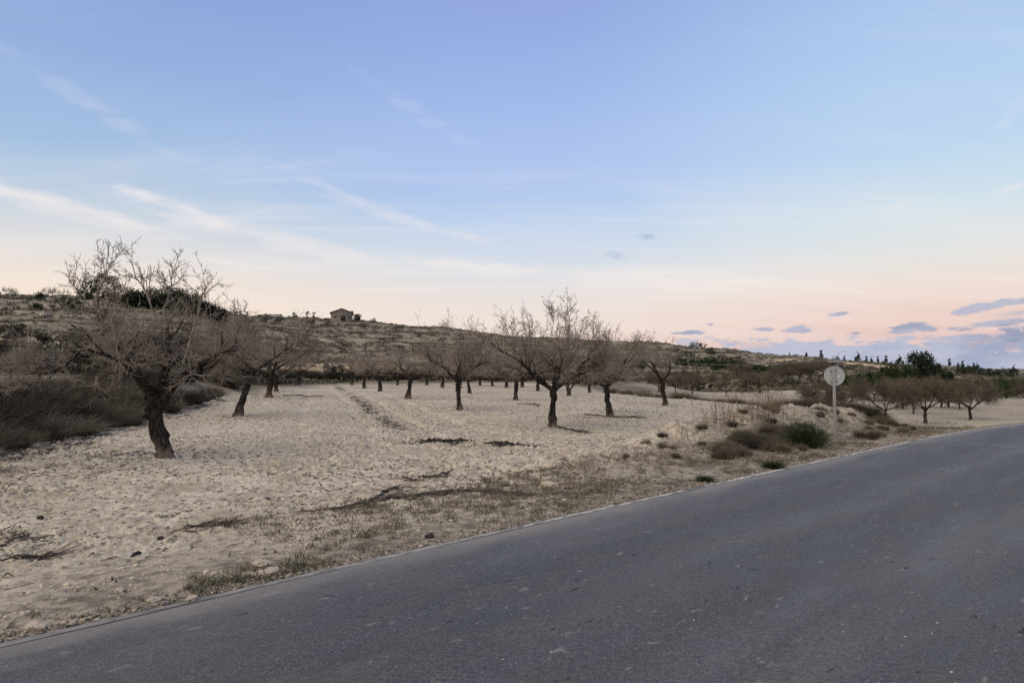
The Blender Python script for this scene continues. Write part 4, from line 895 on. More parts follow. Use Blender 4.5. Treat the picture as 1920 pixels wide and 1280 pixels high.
# left skyline
for px_, d_, h_, lab in [(67,188,2.2,'rounded dark bush on the skyline by the bare ridge trees'),(112,172,3.4,'dark dense tree beside the small pale hut'),(135,176,2.6,'dark bush just past the tree beside the hut'),(60,160,1.8,'dark bush below the skyline short of the hut')]:
    leafy('dark_tree', lab, 'tree', at_d(px_, d_), [(0,0,h_*.5,h_*.95,h_*.8,h_*.5),(h_*.6,0,h_*.4,h_*.7,h_*.6,h_*.4)], 700, .2, 'pine_leaf', int(px_)+3, h_*.4, .15)
for px_ in (12, 20, 85, 95, 118):
    dup(protos[px_ % 3], at_d(px_, 205), px_*.3, .85, 'small bare tree silhouetted on the skyline above the hut', 'bare trees on the skyline')
for px_, d_ in ((1300,352),(1308,353),(1318,354)):
    leafy('olive_tree', 'flat dark tree in the little group on the ridge line', 'tree', at_d(px_, d_), [(0,0,2.0,2.6,2.2,1.5)], 320, .28, 'olive_leaf', int(px_), 1.2, .16, 'trees on the ridge line')
# green evergreens beyond the lower orchard
leafy('carob_tree', 'broad round dark green tree beyond the orchard, next to the low evergreen', 'tree', at_d(1680, 120), [(0,0,2.6,2.3,2,1.9),(-1,0,1.7,1.6,1.5,1.3),(1,.2,1.9,1.7,1.5,1.3)], 3000, .20, 'carob_leaf', 91, 1.6, .2, scale=1.12)
leafy('pine_tree', 'tallest dark green tree with a double top beyond the lower orchard', 'tree', at_d(1727, 125), [(-.9,0,5.2,1.3,1.2,1.2),(.7,0,4.8,1.6,1.5,1.6),(1.2,0,3.0,1.7,1.6,1.6),(-1.4,0,2.6,1.8,1.6,1.4),(0,0,1.6,2.4,2,1.3)], 7500, .20, 'pine_leaf', 92, 3.5, .22, scale=(1.0, 1.0, 1.16))
leafy('pine_tree', 'middle-sized dark green tree next to the tallest one', 'tree', at_d(1759, 128), [(-.3,0,4,.9,.9,1.1),(.5,0,3,1.3,1.2,1.2),(0,0,1.8,1.5,1.4,1.2)], 2600, .20, 'pine_leaf', 93, 2.5, .18, scale=(.9, .9, 1.12))
leafy('pine_tree', 'slender dark tree last of the evergreens beyond the lower orchard', 'tree', at_d(1780, 130), [(0,0,1.6,.9,.9,1.1),(0,0,3.0,.5,.5,.8)], 1100, .2, 'pine_leaf', 94, 1.5, .12, scale=1.1)
leafy('carob_tree', 'low spreading dark evergreen behind the road sign', 'tree', at_d(1622, 112), [(-1.6,0,1.0,1.8,1.5,.95),(.4,0,1.2,2.0,1.7,1.2),(2,0,.9,1.4,1.3,.9)], 2800, .2, 'carob_leaf', 95, .8, .15, scale=1.15)
leafy('carob_tree', 'deep green round bush by the orchard corner where the road leaves', 'bush', at_d(1885, 92), [(0,0,1.2,1.3,1.2,1.1),(1.2,0,1.5,1.2,1.1,1.0)], 1300, .13, 'carob_leaf', 96, .8, .12)
# evergreen rows: clipped-looking grove rows on the terraces
def hedge(label, pxa, pxb, da, db, h_, n, mat, seed):
    A = at_d(pxa, da); B = at_d(pxb, db); m = max(6, int((B-A).length/2.2)); bl = []; rg = np.random.RandomState(seed)
    for i in range(m):
        f = (i+.5)/m; x = A.x+(B.x-A.x)*f; y = A.y+(B.y-A.y)*f; z = gz(x, y); hh = h_*rg.uniform(.8, 1.1)
        bl.append((x-A.x, y-A.y, z-A.z+hh*.5, 1.5, 1.3, hh*.5))
    o = obj('hedge', foliage(seed, bl, n, .30).mesh('hedge', MATS[mat]), None, A); tag(o, label, 'hedge')
hedge('dark evergreen row on the upper terrace below the ridge', 1265, 1398, 215, 218, 2.4, 4200, 'carob_leaf', 101)
hedge('longer green grove row just below the dark evergreen row', 1335, 1512, 188, 196, 2.0, 5000, 'carob_leaf', 102)
hedge('dark brown-green hedge under the sandy bank behind the signpost', 1490, 1592, 225, 235, 2.2, 2600, 'olive_leaf', 103)
hedge('dark tree belt along the distant ridge beside the valley', 1790, 1905, 300, 330, 4.5, 5200, 'pine_leaf', 104)
hedge('green grove row in the valley, farther row of the two', 1830, 1990, 170, 172, 2.2, 4500, 'carob_leaf', 105)
hedge('green grove row in the valley, nearer row of the two', 1870, 1990, 128, 126, 2.2, 3600, 'carob_leaf', 106)
# distant conifers along the ridge behind the sandy bank
CG = 'small conifers along the distant ridge'
CM = [foliage(150+i, [(0,0,1.4,1.1+.3*i,1,1.4),(0,0,3,.8,.8,1.4),(0,0,4.4,.4,.4,1.0)], 420, .34).mesh('crown', MATS['pine_leaf']) for i in range(2)]
CT = Geo(); CT.tubes(np.array([[0,0,-.5],[0,0,3.]]), np.array([.18, .1]), 5); CTm = CT.mesh('trunk', MATS['bark'])
for i, (px_, d_, s_) in enumerate([(1480,385,.8),(1512,390,.9),(1540,395,1.3),(1571,395,1.2),(1583,395,.9),(1608,400,1.5),(1624,402,1.3),(1634,402,1.0),(1646,405,1.0),(1655,405,.7),(1661,405,1.4),(1686,430,1.5),(1693,432,.9),(1796,440,1.0),(1805,440,1.2),(1817,440,.8),(1825,442,1.3),(1831,442,1.2),(1870,480,.9),(1901,430,1.6),(1780,440,1.2)]):
    r_ = thing('conifer_tree', 'small dark conifer on the distant ridge, %s' % ('before the signpost' if px_ < 1560 else 'just past the signpost' if px_ < 1640 else 'by the round carob' if px_ < 1700 else 'past the tallest evergreen'), 'tree', at_d(px_, d_), i*1.1, CG, s_*(.62+.12*(i % 3)))
    obj('crown', CM[i % 2], r_)['kind'] = 'stuff'; obj('trunk', CTm, r_)

# hillside shrubs: the larger ones one by one, the rest as heath
HS = [foliage(170+i, [(0,0,.45,.9,.8,.5),(.5,.2,.35,.6,.6,.4)], 170, .16).mesh('leaves', MATS['scrub_leaf' if i != 1 else 'olive_leaf']) for i in range(4)]
rng = np.random.RandomState(5); cnt = 0; HG = 'low shrubs over the terraced hillside'
while cnt < 290:
    px_ = rng.uniform(-30, 1950); d_ = 62+rng.rand()**1.4*250
    x_ = (px_-960)/FPX*d_
    th__ = math.atan2(x_, d_); b0, b1 = rb_at(th__)
    if math.hypot(x_, d_) < b1+2 or (x_ > 12 and d_ < 105): continue
    dens_ = float(vnoise(np.array([x_*.05+3]), np.array([d_*.05]))[0])
    if dens_ < -.1+.2*rng.rand(): continue
    if px_ < 260 and d_ < 64: continue
    cnt += 1; s_ = rng.uniform(0.6, 1.0)+1.7*rng.rand()**3; s_ *= (1.35 if px_ < 500 and d_ < 130 else 1.0)
    o = obj('hillside_shrub', HS[cnt % 4], None, (x_, d_, gz(x_, d_)-.05)); o.rotation_euler = (0, 0, rng.uniform(0, 6.28)); o.scale = (s_*1.3, s_*1.3, s_)
    reg = 'below the pale hut' if px_ < 180 else 'below the pine clump' if px_ < 450 else 'below the hilltop farmhouse' if px_ < 800 else 'behind the biggest almond tree' if px_ < 1150 else 'under the evergreen rows' if px_ < 1520 else 'on the ridge beyond the road sign'
    hgt = 'at the foot of the slope' if d_ < 110 else 'halfway up the slope' if d_ < 190 else 'high on the slope'
    tag(o, '%s %s shrub %s, %s' % ('big' if s_ > 1.5 else 'middling' if s_ > 1.0 else 'small', 'dark olive' if cnt % 4 == 1 else 'grey-brown', hgt, reg), 'shrub', HG)
# denser olive thicket on the terrace behind the near shrubs
for i in range(34):
    px_ = -40+i*13.5+rng.uniform(-5, 5); d_ = rng.uniform(58, 80); p_ = at_d(px_, d_); s_ = rng.uniform(1.3, 2.3)
    o = obj('olive_shrub', HS[1 if i % 3 else 2], None, p_); o.rotation_euler = (0, 0, rng.uniform(0, 6.28)); o.scale = (s_*1.3, s_*1.2, s_)
    tag(o, 'tall %s shrub in the terrace belt behind the thicket, %s' % ('olive' if i % 3 else 'grey-brown', 'before the gnarled tree' if px_ < 120 else 'behind the gnarled tree crown' if px_ < 300 else 'past the gnarled tree'), 'shrub', 'olive-green shrubs on the terrace')
def scrub_mass():
    rng = np.random.RandomState(12); n = 19000
    px_ = rng.uniform(-60, 1980, n); d_ = 64+rng.rand(n)**1.25*330; x_ = (px_-960)/FPX*d_; r_ = np.hypot(x_, d_); th__ = np.arctan2(x_, d_); b0, b1 = rb_at(th__)
    dn = vnoise(x_*.06+3, d_*.06)+.6*vnoise(x_*.2, d_*.2)
    ok = (r_ > b1+1) & (dn > -.42+.4*rng.rand(n)) & ~((x_ > 10) & (d_ < 100)) & (A_p(x_, d_) < .5)
    x_, d_ = x_[ok], d_[ok]; z_ = terrain(x_, d_); m = len(x_); L = 20
    k = np.repeat(np.arange(m), L); s_ = (rng.uniform(.3, 1.0, m)*np.interp(np.hypot(x_, d_), [60, 320], [.8, 1.3]))[k]
    q = unit(rng.randn(m*L, 3))*rng.uniform(.5, 1, m*L)[:, None]; q[:, 2] = np.abs(q[:, 2])*.75
    C = np.stack([x_, d_, z_], 1)[k]+q*s_[:, None]*np.array([1.25, 1.25, 1])
    U = unit(rng.randn(m*L, 3))*(s_*.30)[:, None]; W = unit(np.cross(U, rng.randn(m*L, 3)))*(s_*.2)[:, None]
    g = Geo(); g.quads(C, U, W); tag(obj('scrub', g.mesh('scrub', MATS['scrub_leaf'])), 'grey-green heath covering the terraced hillside', 'scrub', kind='stuff')
def A_p(x, y):
    a = np.zeros_like(x)
    for (px_, d_, wx, wy) in [(1610,330,14,25),(1660,330,12,20),(1500,300,14,14),(30,100,9,8),(640,112,16,6)]:
        cx = (px_-960)/FPX*d_; a = np.maximum(a, np.exp(-((x-cx)/wx)**2-((y-d_)/wy)**2))
    return a
scrub_mass()

# ================================================================== BUILDINGS
def gable_house(name, label, loc, rz, W, D, H, RH, wall, openings, oh=0.35):
    root = thing(name, label, 'building', loc, rz)
    g = Geo(); h = W/2; dd = D/2
    v = [(-h,-dd,-1.5),(h,-dd,-1.5),(h,dd,-1.5),(-h,dd,-1.5),(-h,-dd,H),(h,-dd,H),(h,dd,H),(-h,dd,H),(0,-dd,H+RH),(0,dd,H+RH)]
    g.add(v, [[0,1,5,4],[1,2,6,5],[2,3,7,6],[3,0,4,7]], [[4,5,8],[6,7,9]]); obj('wall', g.mesh('wall', MATS[wall]), root)
    g = Geo(); s_ = RH/h; e = h+oh; zt = .18
    for sg in (-1, 1):
        a_ = np.array([(sg*e,-dd-oh,H-oh*s_+.05),(0,-dd-oh,H+RH+.05),(0,dd+oh,H+RH+.05),(sg*e,dd+oh,H-oh*s_+.05)]); b_ = a_+[0,0,zt]
        g.add(np.vstack([a_, b_]), [[0,1,2,3],[4,5,6,7],[0,1,5,4],[1,2,6,5],[2,3,7,6],[3,0,4,7]])
    obj('roof', g.mesh('roof', MATS['roof_tile']), root)
    for nm, x, z, w_, hh in openings:
        g = Geo(); g.box((x, -dd+.02, z+hh/2), (w_, .12, hh)); ob = obj(nm, g.mesh(nm, MATS['opening']), root)
        g = Geo(); g.box((x, -dd-.03, z+hh+.09), (w_+.3, .14, .16)); obj('lintel', g.mesh('lintel', MATS['plaster']), ob)
    return root
gable_house('farmhouse', 'old stone farmhouse with a low gabled roof standing alone on the hilltop', at_d(640, 328)+Vector((0, 0, -.2)), math.radians(14), 10.0, 10, 3.6, 1.9, 'rubble_wall', [('door', .6, -.3, 2.2, 2.6), ('window', -3.0, 1.2, 1.0, .9), ('window', 3.4, 1.2, .8, .9)], oh=.55)
r_ = thing('terrace_wall', 'low pale ruined wall below the hilltop farmhouse', 'wall', at_d(638, 321), 0.2); g = Geo()
for i in range(9): g.box((-4+i, 0, .1+.1*((i*7) % 3)), (.98, .5, .9+.2*((i*5) % 3)))
obj('wall', g.mesh('wall', MATS['rubble_wall']), r_)
r_ = thing('hut', 'small pale square hut on the slope below the bare ridge trees', 'building', at_d(82, 150)+Vector((0,0,0)), .25); g = Geo(); g.box((0,0,.5), (1.5,1.5,1.9)); obj('wall', g.mesh('wall', MATS['plaster']), r_)
g = Geo(); g.box((0,0,1.51), (1.7,1.7,.12)); obj('roof', g.mesh('roof', MATS['plaster']), r_); g = Geo(); g.box((.2,-.76,.35), (.5,.08,1.2)); obj('door', g.mesh('door', MATS['opening']), r_)
r_ = thing('barn', 'long low pale barn on the ridge between the cypress and the farmhouse', 'building', at_d(508, 330), 0); g = Geo(); g.box((0,0,.2), (9,5,2.0)); obj('wall', g.mesh('wall', MATS['plaster']), r_)
g = Geo(); g.add([(-4.7,-2.7,1.15),(4.7,-2.7,1.15),(4.7,0,1.7),(-4.7,0,1.7),(-4.7,2.7,1.15),(4.7,2.7,1.15)], [[0,1,2,3],[3,2,5,4]]); obj('roof', g.mesh('roof', MATS['plaster']), r_)
g = Geo(); g.box((-2,-2.52,.2), (1.0,.08,1.4)); obj('door', g.mesh('door', MATS['opening']), r_)
# retaining wall across the slope beyond the field
r_ = thing('retaining_wall', 'long straight pale retaining wall on the terrace beyond the field', 'wall', at_d(640, 117.5), 0.0); g = Geo()
for i in range(18): g.box((-12.6+i*1.4, .02*((i*5) % 3), .45+.05*((i*7) % 3)), (1.38, .5, 1.5))
obj('wall', g.mesh('wall', MATS['stone']), r_)

# power line: pole with a crossarm behind the sign, a second pole farther off
def power_pole(loc, h_, label):
    r_ = thing('power_pole', label, 'pole', loc, 0.0, None); g = Geo(); g.tubes(np.array([[0,0,-.5],[0,0,h_]]), np.array([.13,.09]), 8, cap=True); obj('pole', g.mesh('pole', MATS['pole_wood'], True), r_)
    g = Geo(); g.box((0,0,h_-.05), (2.1,.2,.2)); obj('crossarm', g.mesh('crossarm', MATS['steel']), r_)
    for x in (-.95, 0, .95):
        g = Geo(); g.tubes(np.array([[x,0,h_],[x,0,h_+.25]]), np.array([.04,.03]), 6, cap=True); obj('insulator', g.mesh('insulator', MATS['steel']), r_)
    return Vector(loc)+Vector((0, 0, h_+.25))
pA = at_d(1568, 92); hA = CAM_H+(HORIZON-677)/FPX*92-pA.z
pB = at_d(1225, 190); hB = CAM_H+(HORIZON-672)/FPX*190-pB.z
tA = power_pole(pA, hA, 'wooden power pole with a level crossarm rising behind the round road sign'); tB = power_pole(pB, hB, 'second power pole standing on the slope behind the almond trees')
for j, x in enumerate((-.95, .95)):
    k = np.linspace(0, 1, 25); P = np.array(tA)[None]*(1-k)[:, None]+np.array(tB)[None]*k[:, None]; P[:, 0] += x; P[:, 2] -= 4*1.3*k*(1-k); g = Geo(); g.tubes(P, np.full(25, .012), 4)
    tag(obj('power_line', g.mesh('power_line', MATS['steel'])), ('thin power wire strung on the sign side of the crossarm', 'thin power wire strung on the orchard side of the crossarm')[j], 'wire')
r_ = thing('street_lamp', 'distant street lamp with a thin curved arm above the road sign', 'lamp post', at_d(1571, 150), 0); zt = CAM_H+(HORIZON-663)/FPX*150-r_.location.z
g = Geo(); g.tubes(np.array([[0,0,-.3],[0,0,zt-.3],[.15,0,zt]]), np.array([.09,.06,.05]), 6); obj('pole', g.mesh('pole', MATS['steel']), r_)
g = Geo(); g.tubes(np.array([[.15,0,zt],[.6,0,zt+.45],[1.3,0,zt+.55]]), np.array([.045,.04,.035]), 5); obj('arm', g.mesh('arm', MATS['steel']), r_)
g = Geo(); g.box((1.6,0,zt+.55), (.6,.22,.1)); obj('lamp_head', g.mesh('lamp_head', MATS['steel']), r_)

# ================================================================== ROAD SIGN (seen from behind)
sb = at(1568, 825); D_ = sb.y; mpp = D_/FPX
root = thing('road_sign', 'round grey road sign seen from behind on a slim metal post beside the mound', 'sign', sb, 0.0)
zc = CAM_H+(HORIZON-704.5)/FPX*D_-sb.z; R_ = 18.2*mpp; zt = CAM_H+(HORIZON-687.5)/FPX*D_-sb.z
face = math.radians(-8)
ca, sa = math.cos(face), math.sin(face)
def rot(V): V = np.asarray(V, float); return np.stack([V[:,0]*ca-V[:,1]*sa, V[:,0]*sa+V[:,1]*ca, V[:,2]], 1)
def disc(y0, y1, R0, R1, k=48):
    an = np.arange(k)*2*math.pi/k; a_ = np.stack([R0*np.cos(an), np.full(k, y0), zc+R0*np.sin(an)], 1); b_ = np.stack([R1*np.cos(an), np.full(k, y1), zc+R1*np.sin(an)], 1); return a_, b_
g = Geo(); k = 48; a_, b_ = disc(.055, .055, R_, R_*.0); an = np.arange(k)
g.add(rot(np.vstack([a_, [[0, .055, zc]]])), None, [[i, (i+1) % k, k] for i in range(k)])
a2, _ = disc(.085, 0, R_, 0); g.add(rot(np.vstack([a2, [[0, .085, zc]]])), None, [[(i+1) % k, i, k] for i in range(k)])
g.add(rot(np.vstack([a_, a2])), [[i, (i+1) % k, k+(i+1) % k, k+i] for i in range(k)])
obj('plate', g.mesh('plate', MATS['zinc']), root)
g = Geo(); an_ = np.linspace(0, 2*math.pi, 49); P = np.stack([(R_-.006)*np.cos(an_), np.full(49, .05), zc+(R_-.006)*np.sin(an_)], 1); g.tubes(rot(P), np.full(49, .011), 6); obj('rim', g.mesh('rim', MATS['zinc']), root)
g = Geo(); lx = -.03
g.box((lx-.0, .0, (zt-.35)/2), (.08, .04, zt+.35)); pm = g.mesh('post', MATS['zinc_post']); pm_o = obj('post', pm, root)
bv = pm_o.modifiers.new('bevel', 'BEVEL'); bv.width = .008; bv.segments = 2
for dz_ in (-.14, .16):
    g = Geo(); g.box((lx, .028, zc+dz_), (.20, .025, .035)); g.tubes(np.array([[lx-.07,-.0,zc+dz_],[lx-.07,.05,zc+dz_]]), np.array([.01,.01]), 6, cap=True); g.tubes(np.array([[lx+.07,-.0,zc+dz_],[lx+.07,.05,zc+dz_]]), np.array([.01,.01]), 6, cap=True); obj('clamp', g.mesh('clamp', MATS['zinc_post']), root)
g = Geo(); g.box((.115, .046, zc-.012), (.065, .006, .06)); g.V[0] = rot(g.V[0]); obj('sticker', g.mesh('sticker', MATS['sticker']), root)
g = Geo(); g.box((.115, .046, zc+.045), (.07, .006, .028)); g.V[0] = rot(g.V[0]); obj('sticker', g.mesh('sticker', MATS['zinc_post']), root)

# ================================================================== GROUND DEBRIS
def rock_mesh(seed, mat, sub=1, flat=.6):
    import bmesh
    bm = bmesh.new(); bmesh.ops.create_icosphere(bm, subdivisions=sub, radius=1.0); rg = random.Random(seed)
    for v in bm.verts: k = 1+rg.uniform(-.28, .22); v.co = Vector((v.co.x*k*1.15, v.co.y*k*.9, v.co.z*k*flat))
    me = bpy.data.meshes.new('rock'); bm.to_mesh(me); bm.free(); me.materials.append(MATS[mat]); return me
def scatter_rocks(name, X_, Y_, S_, mat, label, cat, seed, sink=.35, flat=.7, zf=None):
    rg = np.random.RandomState(seed); b_ = []
    for i in range(6):
        me = rock_mesh(seed+i, mat, 1, flat); V_ = np.empty(len(me.vertices)*3); me.vertices.foreach_get('co', V_); F_ = np.empty(len(me.polygons)*3, int); me.polygons.foreach_get('vertices', F_)
        b_.append((V_.reshape(-1, 3), F_.reshape(-1, 3))); bpy.data.meshes.remove(me)
    Z_ = terrain(X_, Y_) if zf is None else zf(X_, Y_); g = Geo(); k = rg.randint(0, 6, len(X_))
    for i in range(6):
        s_ = k == i; m = s_.sum()
        if not m: continue
        V_, F_ = b_[i]; a_ = rg.uniform(0, 6.28, m); ca_, sa_ = np.cos(a_)[:, None], np.sin(a_)[:, None]; sc_ = S_[s_][:, None]*np.ones((1, len(V_)))
        x = (V_[None, :, 0]*ca_-V_[None, :, 1]*sa_)*sc_+X_[s_][:, None]; y = (V_[None, :, 0]*sa_+V_[None, :, 1]*ca_)*sc_+Y_[s_][:, None]; z = V_[None, :, 2]*sc_+(Z_[s_]+S_[s_]*flat*(1-2*sink))[:, None]
        g.add(np.stack([x, y, z], -1), None, (F_[None]+(np.arange(m)*len(V_))[:, None, None]).reshape(-1, 3))
    tag(obj(name, g.mesh(name, MATS[mat], False)), label, cat, kind='stuff')
rg = np.random.RandomState(31)
# clods of soil over the near field
n = 15000; d_ = 5+rg.rand(n)**1.2*34; x_ = rg.uniform(-.8, .8, n)*d_; t_, n_ = road_tn(x_, d_); s_e = x_-np.interp(d_, _Ey, _Ex); ok = (n_ > .5) & (s_e < 0) & (x_ > np.interp(d_, _Ly, _Lx)) & (fbm(x_, d_, .5, 3) > -.22+.4*rg.rand(n)-.1)
x_, d_ = x_[ok], d_[ok]; scatter_rocks('soil_clods', x_, d_, np.clip(np.exp(rg.randn(len(x_))*.5)*.013, .005, .034), 'clod', 'pale clods of dry soil scattered over the field', 'soil', 600, .4, .65)
# gravel along the asphalt edge
n = 13000; t_ = -9+rg.rand(n)**1.5*40; nn = .005+np.abs(rg.randn(n))*.17; x_ = P0[0]+DR[0]*t_+NR[0]*nn; y_ = P0[1]+DR[1]*t_+NR[1]*nn
scatter_rocks('gravel', x_, y_, np.clip(np.exp(rg.randn(n)*.5)*.009, .004, .032), 'gravel', 'loose gravel spilled along the asphalt edge', 'gravel', 620, .3, .7)
# grit lying on the asphalt
n = 200; t_ = rg.uniform(-8, 14, n); nn = -rg.rand(n)*5.5-.2; x_ = P0[0]+DR[0]*t_+NR[0]*nn; y_ = P0[1]+DR[1]*t_+NR[1]*nn
rz_f = lambda x, y: road_z(road_tn(x, y)[0])+.05*(1-((road_tn(x, y)[1]+ROAD_W/2)/(ROAD_W/2))**2)
scatter_rocks('grit', x_, y_, np.clip(np.exp(rg.randn(n)*.4)*.007, .003, .014), 'grit', 'small stones lying about on the asphalt', 'gravel', 640, .25, .6, rz_f)
# single stones
for i, (px_, py_, s_, mat, lab) in enumerate([(490,1060,.085,'stone','pale flat stone behind the weeds at the asphalt edge'),(502,1077,.105,'stone','larger pale flat stone half hidden by weeds at the asphalt edge'),(1030,912,.14,'stone','pale angular boulder among the grey verge grass'),(288,1127,.055,'stone','pale round stone on the gravel strip'),(225,1110,.05,'stone','small pale stone lying alone on the verge soil'),(70,1178,.08,'stone','pale stone in the gravel strip nearest the frame corner'),(256,1040,.06,'char','black round clod on the bare soil'),(302,1010,.045,'char','smaller black clod between the twig heap and the black round clod'),(806,1008,.055,'char','small black lump close to the asphalt edge'),(75,974,.05,'char','dark flat clod on the pale soil'),(735,985,.05,'stone','grey-white stone on the sloping verge'),(360,1138,.05,'stone','flat pale stone lying on the asphalt edge')]):
    o = obj('stone' if mat == 'stone' else 'dark_clod', rock_mesh(700+i, mat, 2, .45 if mat == 'stone' else .75), None, at(px_, py_)+Vector((0, 0, s_*.15 if px_ != 360 else .05))); o.scale = (s_,)*3; o.rotation_euler = (0, 0, i*1.3); tag(o, lab, 'stone' if mat == 'stone' else 'clod')
# litter of rotted twigs and husks
n = 30000; d_ = 6+rg.rand(n)**1.1*42; x_ = rg.uniform(-.8, .5, n)*d_; t_, n_ = road_tn(x_, d_); s_e = x_-np.interp(d_, _Ey, _Ex)
prob = .05+.5*smooth(.05, .35, fbm(x_, d_, .35, 3))
for c_, rx, ry, k in [(at(250,852),2.8,1.7,.9),(at(80,885),3.2,1.5,.6),(at(700,775),1.0,8,.8),(at(1060,806),1.6,.8,.9),(at(360,990),.6,.25,.5),(at(450,782),1.4,1.2,.7),(at(1150,782),1.6,.9,.7),(at(700,940),1.6,.5,.5)]: prob = np.maximum(prob, k*np.exp(-((x_-c_.x)/rx)**2-((d_-c_.y)/ry)**2))
ok = (rg.rand(n) < prob) & (n_ > .8) & (s_e < 0) & (x_ > np.interp(d_, _Ly, _Lx)-.5); x_, d_ = x_[ok], d_[ok]; m = len(x_); z_ = terrain(x_, d_)
an = rg.uniform(0, math.pi, m); L = rg.uniform(.012, .06, m)*np.interp(d_, [6, 40], [.8, 1.5]); U = np.stack([np.cos(an)*L, np.sin(an)*L, rg.randn(m)*L*.2], 1)
P = np.stack([np.stack([x_, d_, z_+.012], 1)-U, np.stack([x_, d_, z_+.02], 1)+rg.randn(m, 3)*.012, np.stack([x_, d_, z_+.014], 1)+U], 1); g = Geo(); g.tubes(P, np.stack([.004+.004*rg.rand(m), .006+.006*rg.rand(m), .003+0*L], 1), 3)
tag(obj('twig_litter', g.mesh('twig_litter', MATS['litter'])), 'dark crumbs of twigs and husks strewn over the soil', 'litter', kind='stuff')
# heaps of dark leaf mould
def mould(px_, py_, rx, ry, n, label, seed):
    rg = np.random.RandomState(seed); c = at(px_, py_); q = rg.randn(n, 2)*np.array([rx, ry])*.5; q[:, 0] += .3*rx*np.sin(q[:, 1]*5); x = c.x+q[:, 0]; y = c.y+q[:, 1]; z = terrain(x, y)+.01+.035*np.exp(-(q[:, 0]/rx)**2*2-(q[:, 1]/ry)**2*2)*rg.rand(n)
    C = np.stack([x, y, z], 1)-np.array(c); U = unit(rg.randn(n, 3)*np.array([1, 1, .35]))*rg.uniform(.02, .05, n)[:, None]; W = unit(np.cross(U, rg.randn(n, 3)))*rg.uniform(.012, .03, n)[:, None]
    g = Geo(); g.quads(C, U, W); tag(obj('leaf_heap', g.mesh('leaf_heap', MATS['leaf_mould']), None, c), label, 'leaf heap')
mould(832, 828, .75, .45, 1500, 'dark heap of rotted leaves on the pale soil, the denser one', 1)
mould(946, 834, .85, .40, 900, 'thinner dark spread of rotted leaves nearer the biggest almond tree', 2)
# pruned branches on the ground
def pruning(pts, r0, r1, n_side, side_L, label, seed, mat='dead_wood', name='fallen_branch', lift=.03):
    rg = np.random.RandomState(seed); W = [at(*p) for p in pts]; c = W[0]; kk = np.linspace(0, len(W)-1, 14); A = np.array([[v.x, v.y, v.z] for v in W])
    P = np.stack([np.interp(kk, np.arange(len(W)), A[:, i]) for i in range(3)], 1); P[:, :2] += rg.randn(14, 2)*.02; P[:, 2] = terrain(P[:, 0], P[:, 1])+lift+rg.rand(14)*.02
    R = np.linspace(r0, r1, 14); g = Geo(); g.tubes(P-np.array(c), R, 6, cap=True)
    p, d_, r = spawn(P[None], R[None], n_side, .1, 1., .25, .8, rg, 0.); d_[:, 2] *= .12; d_ = unit(d_)
    Q_ = grow(p, d_, rg.uniform(.4, 1.0, n_side)*side_L, 5, .14, 0, rg); gzv = terrain(Q_[..., 0].ravel(), Q_[..., 1].ravel()).reshape(Q_.shape[:2]); Q_[..., 2] = gzv+.010+np.abs(rg.randn(*gzv.shape))*.016
    R2 = taper(np.minimum(r*.6, .012), .004, n_side, 5); g.tubes(Q_-np.array(c), R2, 4)
    p, d_, r = spawn(Q_, R2, 4, .2, 1., .3, .9, rg, .1); d_[:, 2] *= .3; Q3 = grow(p, d_, rg.uniform(.1, .35, len(p)), 3, .15, 0, rg); Q3[..., 2] = np.maximum(Q3[..., 2], terrain(Q3[..., 0].ravel(), Q3[..., 1].ravel()).reshape(Q3.shape[:2])+.008); g.tubes(Q3-np.array(c), taper(.005, .003, len(p), 3), 3)
    tag(obj(name, g.mesh(name, MATS[mat]), None, c), label, 'branch')
pruning([(560,962),(640,955),(710,937),(790,932),(850,922)], .012, .028, 20, .7, 'longest fallen branch with dark side twigs lying parallel to the road', 1)
pruning([(688,948),(720,925),(748,915)], .03, .012, 14, .6, 'forked fallen branch lying across the longest one', 2)
pruning([(812,930),(880,922),(950,925),(985,930)], .02, .010, 20, .55, 'tangled dark branch pile at the thick end of the longest branch', 3)
pruning([(320,997),(355,990),(412,984)], .010, .007, 13, .4, 'small heap of dark twigs on the bare soil', 4)
pruning([(0,1025),(25,1014),(55,1006)], .012, .007, 10, .35, 'dark twig heap at the shrub side of the bare soil', 5)
pruning([(0,1058),(45,1050),(95,1040)], .012, .007, 10, .35, 'long low line of dark twigs nearer the road', 6)
pruning([(1040,801),(1070,806),(1100,812)], .04, .018, 16, .7, 'thick fallen branch at the foot of the biggest almond tree', 7)
pruning([(530,742),(565,741),(602,743)], .045, .03, 8, .6, 'straight dark branch lying before the tree with pale suckers', 8)
pruning([(785,899),(815,897),(842,885)], .012, .026, 7, .4, 'bent bare branch on the pale soil above the longest branch', 9)
pruning([(755,897),(778,905)], .014, .01, 4, .3, 'short dark stick beside the bent bare branch', 10)
pruning([(1095,777),(1150,782),(1190,783)], .03, .012, 16, .8, 'brown prunings strewn under the tree beside the biggest almond', 11)
pruning([(970,757),(1000,758),(1013,762)], .03, .015, 10, .8, 'dark branch lying beyond the biggest almond tree', 12)
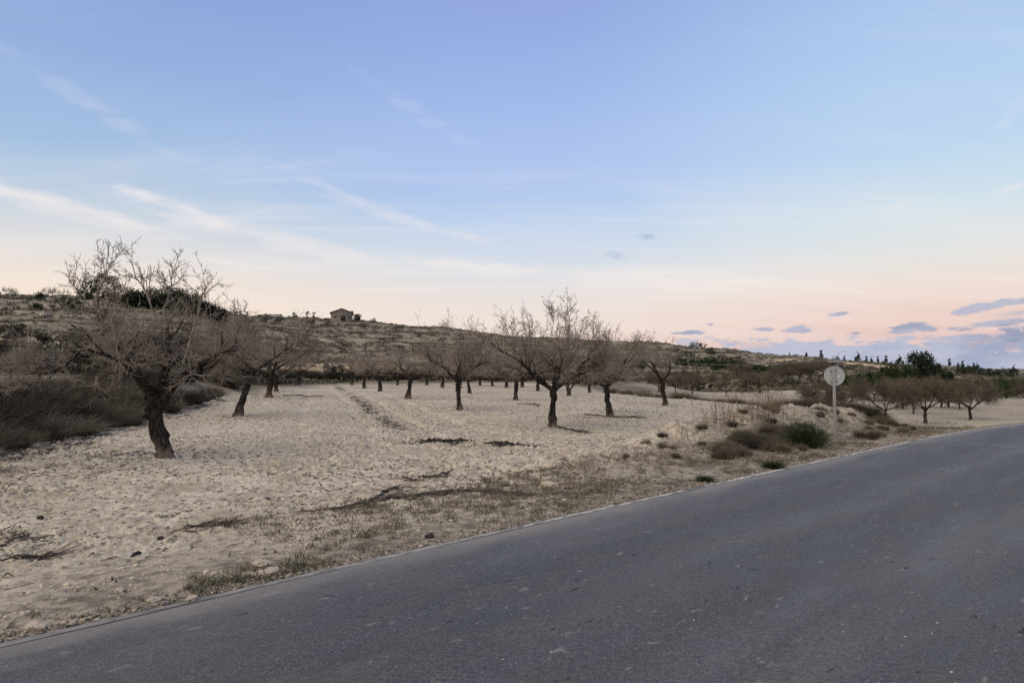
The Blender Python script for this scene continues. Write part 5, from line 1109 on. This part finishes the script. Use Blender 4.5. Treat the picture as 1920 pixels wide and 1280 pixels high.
# verge weeds along the asphalt
def verge_weeds():
    rg = np.random.RandomState(44); g = Geo(); n = 900
    t_ = np.concatenate([rg.uniform(-5.2, -1.2, n//3), rg.uniform(-1, 12, n-n//3)]); nn = .10+np.abs(rg.randn(n))*.28+.25*rg.rand(n)*(t_ > 1)
    keep = (fbm(t_, nn*0, .8, 3) > .10) | (rg.rand(n) < .10); t_, nn = t_[keep], nn[keep]; n = len(t_)
    x = P0[0]+DR[0]*t_+NR[0]*nn; y = P0[1]+DR[1]*t_+NR[1]*nn; c = np.stack([x, y, terrain(x, y)], 1); b_ = 9; k = np.repeat(np.arange(n), b_); m = len(k)
    h_ = rg.uniform(.03, .10, n)[k]; p = c[k]+rg.randn(m, 3)*np.array([.03, .03, 0]); d_ = np.stack([rg.randn(m)*.6, rg.randn(m)*.6, np.ones(m)], 1); P = grow(p, d_, h_*rg.uniform(.5, 1.2, m), 4, .2, -.05, rg)
    W = unit(np.cross(rg.randn(m, 3), d_))[:, None]*.0045*np.array([.8, 1, .8, .2])[None, :, None]; V_ = np.stack([P-W, P+W], 2); ii = np.arange(m*8).reshape(m, 4, 2)
    g.add(V_.reshape(-1, 3), np.stack([ii[:, :-1, 0], ii[:, :-1, 1], ii[:, 1:, 1], ii[:, 1:, 0]], -1).reshape(-1, 4))
    tag(obj('verge_weeds', g.mesh('verge_weeds', MATS['weed_leaf'])), 'thin grey-green weeds sprouting along the asphalt edge', 'weeds', kind='stuff')
    g = Geo(); n = 5200; t_ = rg.uniform(-2, 27, n); nn = .3+rg.rand(n)*3.2; keep = fbm(t_, nn, .6, 3) > -.30+.62*rg.rand(n); t_, nn = t_[keep], nn[keep]; n = len(t_)
    nn = np.where((t_ > 10) & (rg.rand(n) < .55), nn*1.6, nn); x = P0[0]+DR[0]*t_+NR[0]*nn; y = P0[1]+DR[1]*t_+NR[1]*nn; c = np.stack([x, y, terrain(x, y)], 1); b_ = 12; k = np.repeat(np.arange(n), b_); m = len(k)
    p = c[k]+rg.randn(m, 3)*np.array([.05, .05, 0]); d_ = np.stack([rg.randn(m)*.8, rg.randn(m)*.8, np.ones(m)], 1); P = grow(p, d_, rg.uniform(.03, .12, m), 3, .2, -.05, rg)
    W = unit(np.cross(rg.randn(m, 3), d_))[:, None]*.0045*np.array([.9, .9, .2])[None, :, None]; V_ = np.stack([P-W, P+W], 2); ii = np.arange(m*6).reshape(m, 3, 2)
    g.add(V_.reshape(-1, 3), np.stack([ii[:, :-1, 0], ii[:, :-1, 1], ii[:, 1:, 1], ii[:, 1:, 0]], -1).reshape(-1, 4))
    tag(obj('dead_grass', g.mesh('dead_grass', MATS['dead_blade'])), 'short grey-brown dead grass over the bank beside the road', 'grass', kind='stuff')
verge_weeds()
